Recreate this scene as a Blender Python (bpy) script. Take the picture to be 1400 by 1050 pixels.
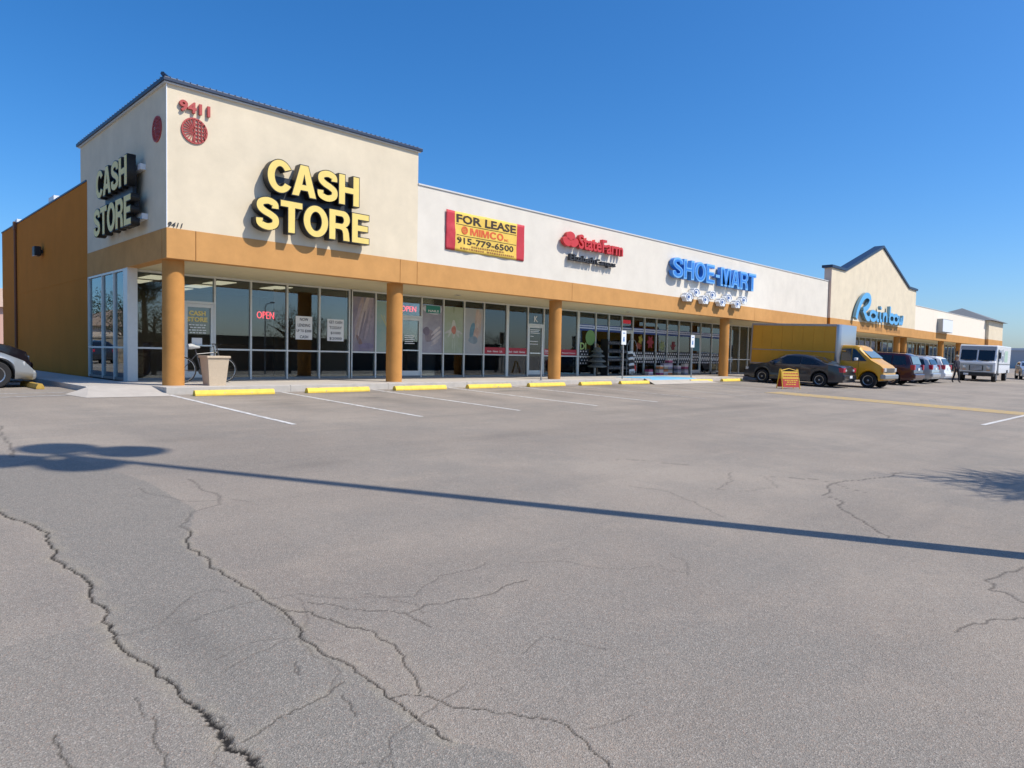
import bpy, math, random
import numpy as np
from mathutils import Matrix, Vector
random.seed(7); rng = np.random.default_rng(7)
for o in list(bpy.data.objects): bpy.data.objects.remove(o)
S = bpy.context.scene
COL = S.collection
R = math.radians
# ------------------------------------------------------------------ camera
cam = bpy.data.cameras.new('camera'); camo = bpy.data.objects.new('camera', cam); COL.objects.link(camo)
rt = Vector((0.70698139, -0.70697416, 0.01910102)); up = Vector((0.01609357, 0.04308314, 0.99894186)); fw = Vector((0.70704902, 0.7059259, -0.04183671))
M = Matrix.Identity(4)
for i in range(3):
    M[i][0] = rt[i]; M[i][1] = up[i]; M[i][2] = -fw[i]
M[0][3], M[1][3], M[2][3] = -5.7104, -17.2472, 0.8905
camo.matrix_world = M
cam.sensor_width = 36; cam.lens = 938.145/1400*36; cam.clip_start = .05; cam.clip_end = 6000
S.camera = camo
# ------------------------------------------------------------------ light
SUN_EL, SUN_AZ = R(49.5), R(150)          # azimuth clockwise from +Y
sd = Vector((math.sin(SUN_AZ)*math.cos(SUN_EL), math.cos(SUN_AZ)*math.cos(SUN_EL), math.sin(SUN_EL)))
W = bpy.data.worlds.new('World'); S.world = W; W.use_nodes = True
nt = W.node_tree; nt.nodes.clear()
sky = nt.nodes.new('ShaderNodeTexSky'); sky.sky_type = 'NISHITA'; sky.sun_disc = False
sky.sun_elevation = SUN_EL; sky.sun_rotation = SUN_AZ; sky.altitude = 0
sky.air_density = 1.0; sky.dust_density = 1.1; sky.ozone_density = 10
bg = nt.nodes.new('ShaderNodeBackground'); bg.inputs[1].default_value = .15
hs = nt.nodes.new('ShaderNodeHueSaturation'); hs.inputs['Saturation'].default_value = 1.18   # desert-clear, saturated sky all round
wo = nt.nodes.new('ShaderNodeOutputWorld')
nt.links.new(sky.outputs[0], hs.inputs['Color']); nt.links.new(hs.outputs[0], bg.inputs[0]); nt.links.new(bg.outputs[0], wo.inputs[0])
sl = bpy.data.lights.new('sun', 'SUN'); sl.energy = 4.5; sl.angle = R(.53); sl.color = (1, .92, .80)
so = bpy.data.objects.new('sun', sl); COL.objects.link(so); so.location = sd*80
so.rotation_euler = sd.to_track_quat('Z', 'Y').to_euler()
S.view_settings.view_transform = 'Standard'; S.view_settings.look = 'None'
S.view_settings.exposure = .17; S.view_settings.gamma = 1
try: S.view_settings.use_curve_mapping = False
except Exception: pass
S.render.engine = 'CYCLES'
S.cycles.max_bounces = 8; S.cycles.transparent_max_bounces = 12

# ------------------------------------------------------------------ materials
MATS = {}
def mat(name, col, rough=.6, metal=0, var=0, vscale=3, bump=0, bscale=60, spec=.5, emit=0, col2=None, coat=0, streak=0, dirt=0, chip=False):
    if name in MATS: return MATS[name]
    m = bpy.data.materials.new(name); m.use_nodes = True; n = m.node_tree.nodes; l = m.node_tree.links
    b = n['Principled BSDF']; c = (*col, 1)
    b.inputs['Base Color'].default_value = c; b.inputs['Roughness'].default_value = rough; b.inputs['Metallic'].default_value = metal
    b.inputs['Specular IOR Level'].default_value = spec; b.inputs['Coat Weight'].default_value = coat
    b.inputs['Coat Roughness'].default_value = .05
    if emit:
        b.inputs['Emission Color'].default_value = c; b.inputs['Emission Strength'].default_value = emit
    if var or bump or streak or dirt:
        g = n.new('ShaderNodeNewGeometry'); pos = g.outputs['Position']
    if var or col2:
        t = n.new('ShaderNodeTexNoise'); t.inputs['Scale'].default_value = vscale; t.inputs['Detail'].default_value = 8; t.inputs['Roughness'].default_value = .65
        l.new(pos, t.inputs['Vector'])
        mp = n.new('ShaderNodeMapRange'); mp.inputs[1].default_value = .3; mp.inputs[2].default_value = .7
        l.new(t.outputs[0], mp.inputs[0])
        mx = n.new('ShaderNodeMix'); mx.data_type = 'RGBA'
        l.new(mp.outputs[0], mx.inputs[0])
        if col2: mx.inputs[6].default_value = c; mx.inputs[7].default_value = (*col2, 1)
        else:
            mx.inputs[6].default_value = (*[x*(1-var) for x in col], 1); mx.inputs[7].default_value = (*[min(1, x*(1+var)) for x in col], 1)
        out = mx.outputs[2]
        if streak:
            mpn = n.new('ShaderNodeMapping'); mpn.inputs['Scale'].default_value = (1.5, 1.5, .22); l.new(pos, mpn.inputs[0])
            t2 = n.new('ShaderNodeTexNoise'); t2.inputs['Scale'].default_value = 1.0; t2.inputs['Detail'].default_value = 6; l.new(mpn.outputs[0], t2.inputs['Vector'])
            r2 = n.new('ShaderNodeMapRange'); r2.inputs[1].default_value = .52; r2.inputs[2].default_value = .8; r2.inputs[3].default_value = 0; r2.inputs[4].default_value = streak; l.new(t2.outputs[0], r2.inputs[0])
            m2 = n.new('ShaderNodeMix'); m2.data_type = 'RGBA'; l.new(r2.outputs[0], m2.inputs[0]); l.new(out, m2.inputs[6])
            m2.inputs[7].default_value = (*[x*.62 for x in col], 1); out = m2.outputs[2]
        if chip:        # chipped paint showing grey concrete
            t4 = n.new('ShaderNodeTexNoise'); t4.inputs['Scale'].default_value = 6; t4.inputs['Detail'].default_value = 9; t4.inputs['Roughness'].default_value = .72; l.new(pos, t4.inputs['Vector'])
            r4 = n.new('ShaderNodeMapRange'); r4.inputs[1].default_value = .60; r4.inputs[2].default_value = .66; r4.inputs[4].default_value = .85; l.new(t4.outputs[0], r4.inputs[0])
            m4 = n.new('ShaderNodeMix'); m4.data_type = 'RGBA'; l.new(r4.outputs[0], m4.inputs[0]); l.new(out, m4.inputs[6]); m4.inputs[7].default_value = (.33, .29, .23, 1); out = m4.outputs[2]
        l.new(out, b.inputs['Base Color'])
    if bump:
        t3 = n.new('ShaderNodeTexNoise'); t3.inputs['Scale'].default_value = bscale; t3.inputs['Detail'].default_value = 5; l.new(pos, t3.inputs['Vector'])
        bp = n.new('ShaderNodeBump'); bp.inputs['Strength'].default_value = bump; bp.inputs['Distance'].default_value = .01
        l.new(t3.outputs[0], bp.inputs['Height']); l.new(bp.outputs[0], b.inputs['Normal'])
    MATS[name] = m; return m

CREAM = mat('stucco_cream', (.70, .61, .455), .9, var=.075, vscale=1.3, bump=.35, bscale=90, streak=.12, spec=.1)
WHITE = mat('stucco_offwhite', (.70, .655, .57), .9, var=.065, vscale=1.1, bump=.35, bscale=90, streak=.11, spec=.1)
TAN = mat('stucco_tan', (.55, .290, .105), .9, var=.10, vscale=1.6, bump=.35, bscale=90, streak=.16, spec=.1)
OCHRE = mat('stucco_ochre', (.54, .19, .028), .9, var=.07, vscale=.8, bump=.35, bscale=80, streak=.2, spec=.1)
COLM = mat('column_stucco', (.52, .25, .075), .88, var=.13, vscale=1.5, bump=.4, bscale=90, streak=.25, spec=.1)
SOFF = mat('soffit_paint', (.68, .59, .36), .9, var=.04)
ALU = mat('aluminium', (.66, .67, .62), .45, .2, var=.04, vscale=6)
ALUD = mat('aluminium_sill', (.20, .21, .21), .5, .4)
BLUEM = mat('roof_blue_metal', (.012, .030, .070), .45, 0, var=.1)
COPE = mat('coping_metal', (.60, .60, .58), .5, 0)
CONC = mat('concrete', (.47, .43, .375), .92, var=.10, vscale=2.2, bump=.3, bscale=70)
KERB = mat('kerb_concrete', (.46, .43, .385), .92, var=.12, vscale=3, bump=.4, bscale=60)
STOPY = mat('stop_yellow', (.80, .56, .085), .8, var=.12, vscale=7, bump=.4, bscale=50, chip=True)
BLACK = mat('black_plastic', (.012, .012, .013), .5)
RUB = mat('rubber', (.016, .016, .017), .85)
CHROME = mat('chrome', (.62, .63, .64), .22, 1)
RIMM = mat('rim_alloy', (.38, .39, .40), .35, .9)
STEEL = mat('galvanised_steel', (.36, .37, .37), .5, .7)
INTW = mat('interior_wall', (.30, .26, .19), .9)
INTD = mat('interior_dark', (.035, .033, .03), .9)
INTC = mat('interior_ceiling', (.36, .35, .30), .9)
LAMP = mat('lamp_panel', (1, .90, .66), .5, emit=.75)
SIGNY = mat('sign_yellow', (.80, .61, .17), .45, var=.05, vscale=5)
SIGNK = mat('sign_black', (.013, .012, .011), .45)
SIGNN = mat('sign_back_navy', (.018, .024, .036), .5)
SIGNR = mat('sign_red', (.55, .035, .035), .45)
REDPT = mat('numeral_red', (.42, .06, .055), .6)
BLUEL = mat('sign_blue', (.03, .20, .62), .4)
BLUEL2 = mat('sign_blue_trim', (.16, .42, .78), .4)
CYANL = mat('sign_sky_blue', (.10, .38, .70), .35)
CYAND = mat('sign_return_steel', (.16, .30, .42), .3, .6)
WPLAS = mat('white_plastic', (.75, .77, .78), .4)
PAPER = mat('paper', (.84, .85, .82), .8)
INK = mat('ink_dark', (.03, .035, .045), .7)
NEON = mat('neon_red', (1, .05, .07), .4, emit=2.2)
BANY = mat('banner_yellow', (.74, .50, .085), .7, var=.08, vscale=4)
BANR = mat('banner_red', (.50, .028, .045), .65, var=.08, vscale=4)
BANO = mat('banner_orange_red', (.66, .11, .03), .7)
ORANGE = mat('truck_yellow', (.66, .33, .012), .38, coat=.4, var=.03)
TRBOX = mat('truck_box_yellow', (.72, .34, .02), .55, var=.05, vscale=1)
GREYCAR = mat('paint_charcoal', (.034, .038, .046), .32, .45, coat=.8)
MAROON = mat('paint_maroon', (.050, .005, .009), .3, .2, coat=.8)
SILV = mat('paint_silver', (.50, .51, .51), .33, .6, coat=.6)
WHT = mat('paint_white', (.76, .77, .78), .35, coat=.5)
TINT = mat('car_glass_dark', (.012, .014, .017), .06, 0, spec=.8)
GLASSL = mat('car_glass_light', (.16, .21, .21), .08, 0, spec=1)
LAMPR = mat('tail_lamp', (.42, .02, .05), .2, spec=.8)
LAMPC = mat('head_lamp', (.62, .64, .64), .12, .3, spec=.9)
AMBER = mat('amber_lens', (.7, .25, .03), .25)
PLANT = mat('planter_aggregate', (.55, .445, .32), .95, var=.16, vscale=55, bump=.7, bscale=110)
SOIL = mat('soil', (.06, .045, .03), 1)
LEAF = mat('leaf', (.055, .085, .025), .7, var=.3, vscale=1.2)
LEAF2 = mat('leaf_dark', (.035, .055, .02), .7, var=.3, vscale=1.2)
BARK = mat('bark', (.10, .07, .045), .95, var=.2, vscale=9, bump=.6, bscale=30)
ROADBLUE = mat('paint_access_blue', (.16, .42, .66), .85, var=.12, vscale=3)

def glass_mat():
    m = bpy.data.materials.new('storefront_glass'); m.use_nodes = True; n = m.node_tree.nodes; l = m.node_tree.links; n.clear()
    o = n.new('ShaderNodeOutputMaterial'); tr = n.new('ShaderNodeBsdfTransparent'); tr.inputs[0].default_value = (.76, .79, .78, 1)
    gl = n.new('ShaderNodeBsdfGlossy'); gl.inputs['Roughness'].default_value = .012; gl.inputs['Color'].default_value = (.86, .95, 1, 1)
    f = n.new('ShaderNodeFresnel'); f.inputs[0].default_value = 1.6
    ma = n.new('ShaderNodeMath'); ma.operation = 'MULTIPLY_ADD'; ma.inputs[1].default_value = 1.2; ma.inputs[2].default_value = .015
    mx = n.new('ShaderNodeMixShader')
    l.new(f.outputs[0], ma.inputs[0]); l.new(ma.outputs[0], mx.inputs[0]); l.new(tr.outputs[0], mx.inputs[1]); l.new(gl.outputs[0], mx.inputs[2]); l.new(mx.outputs[0], o.inputs[0])
    return m
GLASS = glass_mat()

def paint_mat(name, col, wear=.5):
    """worn road paint: chips reveal the asphalt colour"""
    m = bpy.data.materials.new(name); m.use_nodes = True; n = m.node_tree.nodes; l = m.node_tree.links; b = n['Principled BSDF']
    b.inputs['Roughness'].default_value = .85
    g = n.new('ShaderNodeNewGeometry'); t = n.new('ShaderNodeTexNoise'); t.inputs['Scale'].default_value = 9; t.inputs['Detail'].default_value = 9; t.inputs['Roughness'].default_value = .75
    l.new(g.outputs['Position'], t.inputs['Vector'])
    mp = n.new('ShaderNodeMapRange'); mp.inputs[1].default_value = wear-.12; mp.inputs[2].default_value = wear+.1; l.new(t.outputs[0], mp.inputs[0])
    mx = n.new('ShaderNodeMix'); mx.data_type = 'RGBA'; mx.inputs[6].default_value = (*col, 1); mx.inputs[7].default_value = (.27, .25, .225, 1)
    l.new(mp.outputs[0], mx.inputs[0]); l.new(mx.outputs[2], b.inputs['Base Color'])
    return m
LINEW = paint_mat('road_paint_white', (.66, .65, .62), .565)
LINEF = paint_mat('road_paint_white_faded', (.52, .50, .47), .50)
LINEY = paint_mat('road_paint_yellow', (.52, .34, .085), .53)

def asphalt_mat():
    m = bpy.data.materials.new('aged_asphalt'); m.use_nodes = True; n = m.node_tree.nodes; l = m.node_tree.links; b = n['Principled BSDF']
    b.inputs['Roughness'].default_value = .93; b.inputs['Specular IOR Level'].default_value = .25
    g = n.new('ShaderNodeNewGeometry'); pos = g.outputs['Position']
    def noise(sc, det=6, ro=.6, v=pos):
        t = n.new('ShaderNodeTexNoise'); t.inputs['Scale'].default_value = sc; t.inputs['Detail'].default_value = det; t.inputs['Roughness'].default_value = ro; l.new(v, t.inputs['Vector']); return t.outputs[0]
    def rng_(x, a, b_, c=0, d=1):
        r = n.new('ShaderNodeMapRange'); r.inputs[1].default_value = a; r.inputs[2].default_value = b_; r.inputs[3].default_value = c; r.inputs[4].default_value = d; l.new(x, r.inputs[0]); return r.outputs[0]
    def mix(f, a, b_, mode='MIX'):
        x = n.new('ShaderNodeMix'); x.data_type = 'RGBA'; x.blend_type = mode
        if isinstance(f, float): x.inputs[0].default_value = f
        else: l.new(f, x.inputs[0])
        for s, v in ((6, a), (7, b_)):
            if isinstance(v, tuple): x.inputs[s].default_value = (*v, 1)
            else: l.new(v, x.inputs[s])
        return x.outputs[2]
    def attr(a):
        x = n.new('ShaderNodeAttribute'); x.attribute_name = a; return x.outputs['Fac']
    c = mix(rng_(noise(.16, 5), .36, .62), (.232, .200, .172), (.345, .297, .25))      # big tone drift
    c = mix(rng_(noise(.55, 9, .68), .46, .66, 0, .75), c, (.205, .190, .172))             # grey worn areas
    c = mix(rng_(noise(2.3, 8, .72), .52, .72, 0, .55), c, (.340, .285, .235))             # sandy bloom
    mp = n.new('ShaderNodeMapping'); mp.inputs['Scale'].default_value = (.12, 1.2, 1); mp.inputs['Rotation'].default_value = (0, 0, .15); l.new(pos, mp.inputs[0])
    c = mix(rng_(noise(1.1, 7, .65, mp.outputs[0]), .50, .76, 0, .75), c, (.185, .168, .150)) # long traffic smears along the aisle
    mp2 = n.new('ShaderNodeMapping'); mp2.inputs['Scale'].default_value = (1.6, .10, 1); mp2.inputs['Rotation'].default_value = (0, 0, -.5); l.new(pos, mp2.inputs[0])
    c = mix(rng_(noise(1.3, 6, .6, mp2.outputs[0]), .56, .80, 0, .40), c, (.19, .175, .16))   # turning tyre smears
    pn = rng_(noise(3.0, 8, .7), .3, .7, -.25, .15)
    pa = n.new('ShaderNodeMath'); pa.operation = 'ADD'; pa.use_clamp = True; l.new(attr('patch'), pa.inputs[0]); pm = n.new('ShaderNodeMath'); pm.operation = 'MULTIPLY'; l.new(attr('patch'), pm.inputs[0]); l.new(pn, pm.inputs[1]); l.new(pm.outputs[0], pa.inputs[1])
    c = mix(pa.outputs[0], c, (.190, .178, .160))                                           # trench patch
    c = mix(rng_(noise(26, 4, .7), .45, .75, 0, .25), c, (.36, .32, .28))
    v = n.new('ShaderNodeTexVoronoi'); v.inputs['Scale'].default_value = 165; l.new(pos, v.inputs['Vector'])
    sp = n.new('ShaderNodeSeparateColor'); l.new(v.outputs['Color'], sp.inputs[0])
    c = mix(rng_(sp.outputs[0], .60, 1, 0, .55), c, (.44, .40, .36))                        # pale aggregate
    c = mix(rng_(sp.outputs[1], .62, 1, 0, .60), c, (.115, .105, .10))                       # dark aggregate
    c = mix(rng_(sp.outputs[2], .84, 1, 0, .45), c, (.36, .24, .18))                        # rusty stones
    c = mix(rng_(noise(5.5, 3, .5), .70, .78, 0, .30), c, (.12, .11, .10))                   # drips
    c = mix(attr('stain'), c, (.085, .08, .075))
    c = mix(attr('sand'), c, (.36, .31, .235))
    c = mix(attr('crack'), c, (.018, .016, .015))
    c = mix(1.0, c, (1.03, 1.035, 1.0), 'MULTIPLY')
    l.new(c, b.inputs['Base Color'])
    bp = n.new('ShaderNodeBump'); bp.inputs['Strength'].default_value = .55; bp.inputs['Distance'].default_value = .006
    ad = n.new('ShaderNodeMath'); ad.operation = 'ADD'; l.new(v.outputs['Distance'], ad.inputs[0]); l.new(noise(45, 6, .7), ad.inputs[1]); l.new(ad.outputs[0], bp.inputs['Height'])
    l.new(bp.outputs[0], b.inputs['Normal'])
    return m
ASPH = asphalt_mat()

# ------------------------------------------------------------------ object helpers
def link(name, me, parent=None, loc=None):
    o = bpy.data.objects.new(name, me); COL.objects.link(o)
    if parent: o.parent = parent
    if loc: o.location = loc
    return o
def thing(name, label, cat, loc=(0, 0, 0), rz=0, group=None):
    o = bpy.data.objects.new(name, None); COL.objects.link(o); o.location = loc; o.rotation_euler = (0, 0, rz); o.empty_display_size = .2
    return tag(o, label, cat, group)
def tag(o, label, cat, group=None):
    o['label'] = label; o['category'] = cat
    if group: o['group'] = group
    return o
def struct(o):
    o['kind'] = 'structure'; return o
class MB:
    def __init__(s): s.v = []; s.f = []; s.m = []; s.mi = 0
    def quad(s, a, b, c, d):
        k = len(s.v); s.v += [a, b, c, d]; s.f.append((k, k+1, k+2, k+3)); s.m.append(s.mi); return s
    def poly(s, pts):
        k = len(s.v); s.v += list(pts); s.f.append(tuple(range(k, k+len(pts)))); s.m.append(s.mi); return s
    def box(s, x0, x1, y0, y1, z0, z1):
        k = len(s.v); s.v += [(x0, y0, z0), (x1, y0, z0), (x1, y1, z0), (x0, y1, z0), (x0, y0, z1), (x1, y0, z1), (x1, y1, z1), (x0, y1, z1)]
        for q in ((0, 3, 2, 1), (4, 5, 6, 7), (0, 1, 5, 4), (1, 2, 6, 5), (2, 3, 7, 6), (3, 0, 4, 7)): s.f.append(tuple(k+i for i in q)); s.m.append(s.mi)
        return s
    def prism(s, outline, axis, a, b):
        """outline (p,q) extruded along axis; axis 'y': (x,z); 'x': (y,z); 'z': (x,y)"""
        def P(p, t): return {'y': (p[0], t, p[1]), 'x': (t, p[0], p[1]), 'z': (p[0], p[1], t)}[axis]
        n = len(outline); k = len(s.v); s.v += [P(p, a) for p in outline]+[P(p, b) for p in outline]
        s.f.append(tuple(range(k, k+n))[::-1]); s.m.append(s.mi); s.f.append(tuple(range(k+n, k+2*n))); s.m.append(s.mi)
        for i in range(n):
            j = (i+1) % n; s.f.append((k+i, k+j, k+n+j, k+n+i)); s.m.append(s.mi)
        return s
    def tube(s, pts, r, n=8, caps=True):
        pts = [Vector(p) for p in pts]; k0 = len(s.v); rr = r if isinstance(r, (list, tuple)) else [r]*len(pts); u = None
        for i, p in enumerate(pts):
            d = (pts[min(i+1, len(pts)-1)]-pts[max(i-1, 0)]).normalized()
            a = Vector((0, 0, 1)) if abs(d.z) < .9 else Vector((1, 0, 0))
            if u is None: u = d.cross(a).normalized()
            u = (u-d*u.dot(d)).normalized(); w = d.cross(u)
            for j in range(n):
                t = 2*math.pi*j/n; s.v.append(tuple(p+(u*math.cos(t)+w*math.sin(t))*rr[i]))
        for i in range(len(pts)-1):
            for j in range(n):
                a = k0+i*n+j; b = k0+i*n+(j+1) % n; s.f.append((a, b, b+n, a+n)); s.m.append(s.mi)
        if caps:
            s.f.append(tuple(range(k0, k0+n))[::-1]); s.m.append(s.mi); e = k0+(len(pts)-1)*n; s.f.append(tuple(range(e, e+n))); s.m.append(s.mi)
        return s
    def lathe(s, prof, c, n=24, axis='z'):
        k = len(s.v)
        for r, h in prof:
            for j in range(n):
                t = 2*math.pi*j/n; a, b = r*math.cos(t), r*math.sin(t)
                s.v.append({'z': (c[0]+a, c[1]+b, c[2]+h), 'y': (c[0]+a, c[1]+h, c[2]+b), 'x': (c[0]+h, c[1]+a, c[2]+b)}[axis])
        for i in range(len(prof)-1):
            for j in range(n):
                a = k+i*n+j; b = k+i*n+(j+1) % n; s.f.append((a, b, b+n, a+n)); s.m.append(s.mi)
        s.f.append(tuple(range(k, k+n))[::-1]); s.m.append(s.mi); e = k+(len(prof)-1)*n; s.f.append(tuple(range(e, e+n))); s.m.append(s.mi)
        return s
    def build(s, name, mats, parent=None, smooth=False, bevel=0, seg=2, loc=None, flip=False):
        me = bpy.data.meshes.new(name); me.from_pydata(s.v, [], s.f); me.update()
        for m in (mats if isinstance(mats, (list, tuple)) else [mats]): me.materials.append(m)
        me.polygons.foreach_set('material_index', s.m)
        import bmesh
        bm = bmesh.new(); bm.from_mesh(me); bmesh.ops.recalc_face_normals(bm, faces=bm.faces[:]); bm.to_mesh(me); bm.free()
        if smooth:
            me.polygons.foreach_set('use_smooth', [True]*len(me.polygons))
        o = link(name, me, parent, loc)
        if bevel:
            b = o.modifiers.new('bevel', 'BEVEL'); b.width = bevel; b.segments = seg; b.limit_method = 'ANGLE'; b.angle_limit = R(35); b.harden_normals = False
        if smooth:
            e = o.modifiers.new('split', 'EDGE_SPLIT'); e.split_angle = R(38)
        return o
def B(name, m, parent, *bx, bevel=0, smooth=False):
    b = MB()
    for q in bx: b.box(*q)
    return b.build(name, m, parent, bevel=bevel, smooth=smooth)
def copy_tree(o, parent=None):
    c = o.copy(); COL.objects.link(c)
    if parent:
        c.parent = parent
    for ch in list(o.children): copy_tree(ch, c)
    return c

# heavy grotesque capitals drawn as outlines (loops of points, holes included) in a box of height 1
def _arc(cx, cy, rx, ry, a0, a1, n=16): return [(cx+rx*math.cos(R(a0+(a1-a0)*i/n)), cy+ry*math.sin(R(a0+(a1-a0)*i/n))) for i in range(n+1)]
def _ribbon(P, w):
    out = []; P = [np.array(p, float) for p in P]
    for i in range(len(P)-1):
        p0, p1, p2, p3 = P[max(i-1, 0)], P[i], P[i+1], P[min(i+2, len(P)-1)]
        for t in np.linspace(0, 1, 7)[:-1]: out.append(.5*((2*p1)+(-p0+p2)*t+(2*p0-5*p1+4*p2-p3)*t*t+(-p0+3*p1-3*p2+p3)*t**3))
    out.append(P[-1]); out = np.array(out); d = np.gradient(out, axis=0); L = np.hypot(d[:, 0], d[:, 1]); n = np.stack([-d[:, 1]/L, d[:, 0]/L], 1)
    return [tuple(p) for p in out+n*w/2]+[tuple(p) for p in (out-n*w/2)[::-1]]
def glyph(c):
    k, h = .20, .175
    if c == 'H': w = .74; return w, [[(0, 0), (k, 0), (k, .5-h/2), (w-k, .5-h/2), (w-k, 0), (w, 0), (w, 1), (w-k, 1), (w-k, .5+h/2), (k, .5+h/2), (k, 1), (0, 1)]]
    if c == 'T': w = .70; return w, [[(w/2-k/2, 0), (w/2+k/2, 0), (w/2+k/2, 1-h), (w, 1-h), (w, 1), (0, 1), (0, 1-h), (w/2-k/2, 1-h)]]
    if c == 'E': w = .64; return w, [[(0, 0), (w, 0), (w, h), (k, h), (k, .5-h/2+.01), (w-.05, .5-h/2+.01), (w-.05, .5+h/2+.01), (k, .5+h/2+.01), (k, 1-h), (w-.01, 1-h), (w-.01, 1), (0, 1)]]
    if c == 'I': return k, [[(0, 0), (k, 0), (k, 1), (0, 1)]]
    if c == '-': return .34, [[(0, .30), (.34, .30), (.34, .48), (0, .48)]]
    if c == 'M': w = .88; return w, [[(0, 0), (k*.9, 0), (k*.9, .70), (w/2-.10, 0), (w/2+.10, 0), (w-k*.9, .70), (w-k*.9, 0), (w, 0), (w, 1), (w-.27, 1), (w/2, .33), (.27, 1), (0, 1)]]
    if c == 'A': w = .80; return w, [[(0, 0), (.205, 0), (.268, .20), (w-.268, .20), (w-.205, 0), (w, 0), (w/2+.125, 1), (w/2-.125, 1)], [(.315, .36), (w/2, .775), (w-.315, .36)]]
    if c == 'O': w = .84; return w, [_arc(w/2, .5, w/2, .515, 0, 354, 40), _arc(w/2, .5, w/2-.205, .335, 0, 354, 40)]
    if c == 'C': w = .80; return .735, [_arc(w/2, .5, w/2, .515, 33, 327, 34)+_arc(w/2, .5, w/2-.205, .335, 322, 38, 34)]
    if c == 'S': w = .72; return w, [_ribbon([(.60, .70), (.575, .84), (.37, .915), (.15, .84), (.13, .68), (.26, .565), (.46, .475), (.605, .36), (.58, .17), (.36, .085), (.13, .16), (.10, .32)], .19)]
    if c == 'R': w = .78; return w, [[(0, 0), (k, 0), (k, .385), (.38, .385), (.47, .35), (.505, .25), (.52, 0), (.735, 0), (.70, .28), (.655, .41), (.57, .465)]+_arc(.49, .725, .245, .275, -68, 90, 14)+[(0, 1)], [(k, .55), (.44, .55)]+_arc(.44, .69, .095, .14, -90, 90, 8)[1:]+[(k, .83)]]
def block_mesh(txt, depth, off):
    cu = bpy.data.curves.new('t', 'CURVE'); cu.dimensions = '2D'; cu.fill_mode = 'BOTH'; cu.extrude = depth/2; cu.offset = off; x = 0
    for ch in txt:
        if ch == ' ': x += .4; continue
        w, loops = glyph(ch)
        for lp in loops:
            sp = cu.splines.new('POLY'); sp.points.add(len(lp)-1); sp.use_cyclic_u = True
            a = sum(p[0]*q[1]-q[0]*p[1] for p, q in zip(lp, lp[1:]+lp[:1]))
            if lp is loops[0] and a < 0 or (lp is not loops[0] and a > 0): lp = lp[::-1]
            for p_, q in zip(sp.points, lp): p_.co = (x+q[0], q[1], 0, 1)
        x += w+.065
    o = bpy.data.objects.new('t', cu); COL.objects.link(o); dg = bpy.context.evaluated_depsgraph_get(); dg.update()
    me = bpy.data.meshes.new_from_object(o.evaluated_get(dg)); bpy.data.objects.remove(o); bpy.data.curves.remove(cu); return me
# text -> mesh data in a unit frame; returns vertices (n,3) front at z=+depth/2
def text_mesh(txt, depth=.1, bold=.03, shear=0, res=6):
    if bold > .5: return block_mesh(txt, depth, bold-1)
    cu = bpy.data.curves.new('t', 'FONT'); cu.body = txt; cu.size = 1; cu.extrude = depth/2; cu.offset = bold; cu.shear = shear; cu.resolution_u = res
    o = bpy.data.objects.new('t', cu); COL.objects.link(o)
    dg = bpy.context.evaluated_depsgraph_get(); dg.update()
    me = bpy.data.meshes.new_from_object(o.evaluated_get(dg)); bpy.data.objects.remove(o); bpy.data.curves.remove(cu)
    return me
def me_co(me):
    a = np.empty(len(me.vertices)*3, np.float32); me.vertices.foreach_get('co', a); return a.reshape(-1, 3)
def place_mesh(me, name, fn, mats, parent):
    """fn maps (n,3) local -> world; front faces (local +z) take mats[0], the rest mats[1]"""
    nz = np.array([p.normal.z for p in me.polygons]); co = me_co(me)
    me.vertices.foreach_set('co', np.ascontiguousarray(fn(co), dtype=np.float32).ravel()); me.materials.clear()
    for m in mats: me.materials.append(m)
    if len(mats) > 1: me.polygons.foreach_set('material_index', [0 if z > .5 else 1 for z in nz])
    me.update(); me.name = name
    return link(name, me, parent)
def wall_map(a0, a1, z0, z1, face, depth, bounds, side='F'):
    """local text bounds -> wall rectangle. side F: along +X facing -Y at y=face ; side L: along -Y facing -X at x=face"""
    (bx0, bx1, by0, by1, bz0, bz1) = bounds
    def fn(c):
        u = a0+(c[:, 0]-bx0)/max(bx1-bx0, 1e-6)*(a1-a0); w = z0+(c[:, 1]-by0)/max(by1-by0, 1e-6)*(z1-z0)
        t = (c[:, 2]-bz0)/max(bz1-bz0, 1e-6)            # 0 back, 1 front
        d = face+depth*(1-t)
        return np.stack([u, d, w], 1) if side == 'F' else np.stack([d, u, w], 1)
    return fn
def bnds(c): return (c[:, 0].min(), c[:, 0].max(), c[:, 1].min(), c[:, 1].max(), c[:, 2].min(), c[:, 2].max())
def letters(txt, a0, a1, z0, z1, face, depth, mats, parent, side='F', bold=.03, name='letter', shear=0):
    """one object per character"""
    full = text_mesh(txt, .1, bold, shear); fb = bnds(me_co(full)); bpy.data.meshes.remove(full); out = []
    for i, ch in enumerate(txt):
        if ch == ' ': continue
        pre = text_mesh(txt[:i+1], .1, bold, shear); pb = bnds(me_co(pre)); bpy.data.meshes.remove(pre)
        me = text_mesh(ch, .1, bold, shear); c = me_co(me); b = bnds(c)
        me.vertices.foreach_set('co', (c+np.array([pb[1]-b[1], 0, 0], np.float32)).ravel().astype(np.float32))
        out.append(place_mesh(me, name, wall_map(a0, a1, z0, z1, face, depth, fb, side), mats, parent))
    return out
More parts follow.
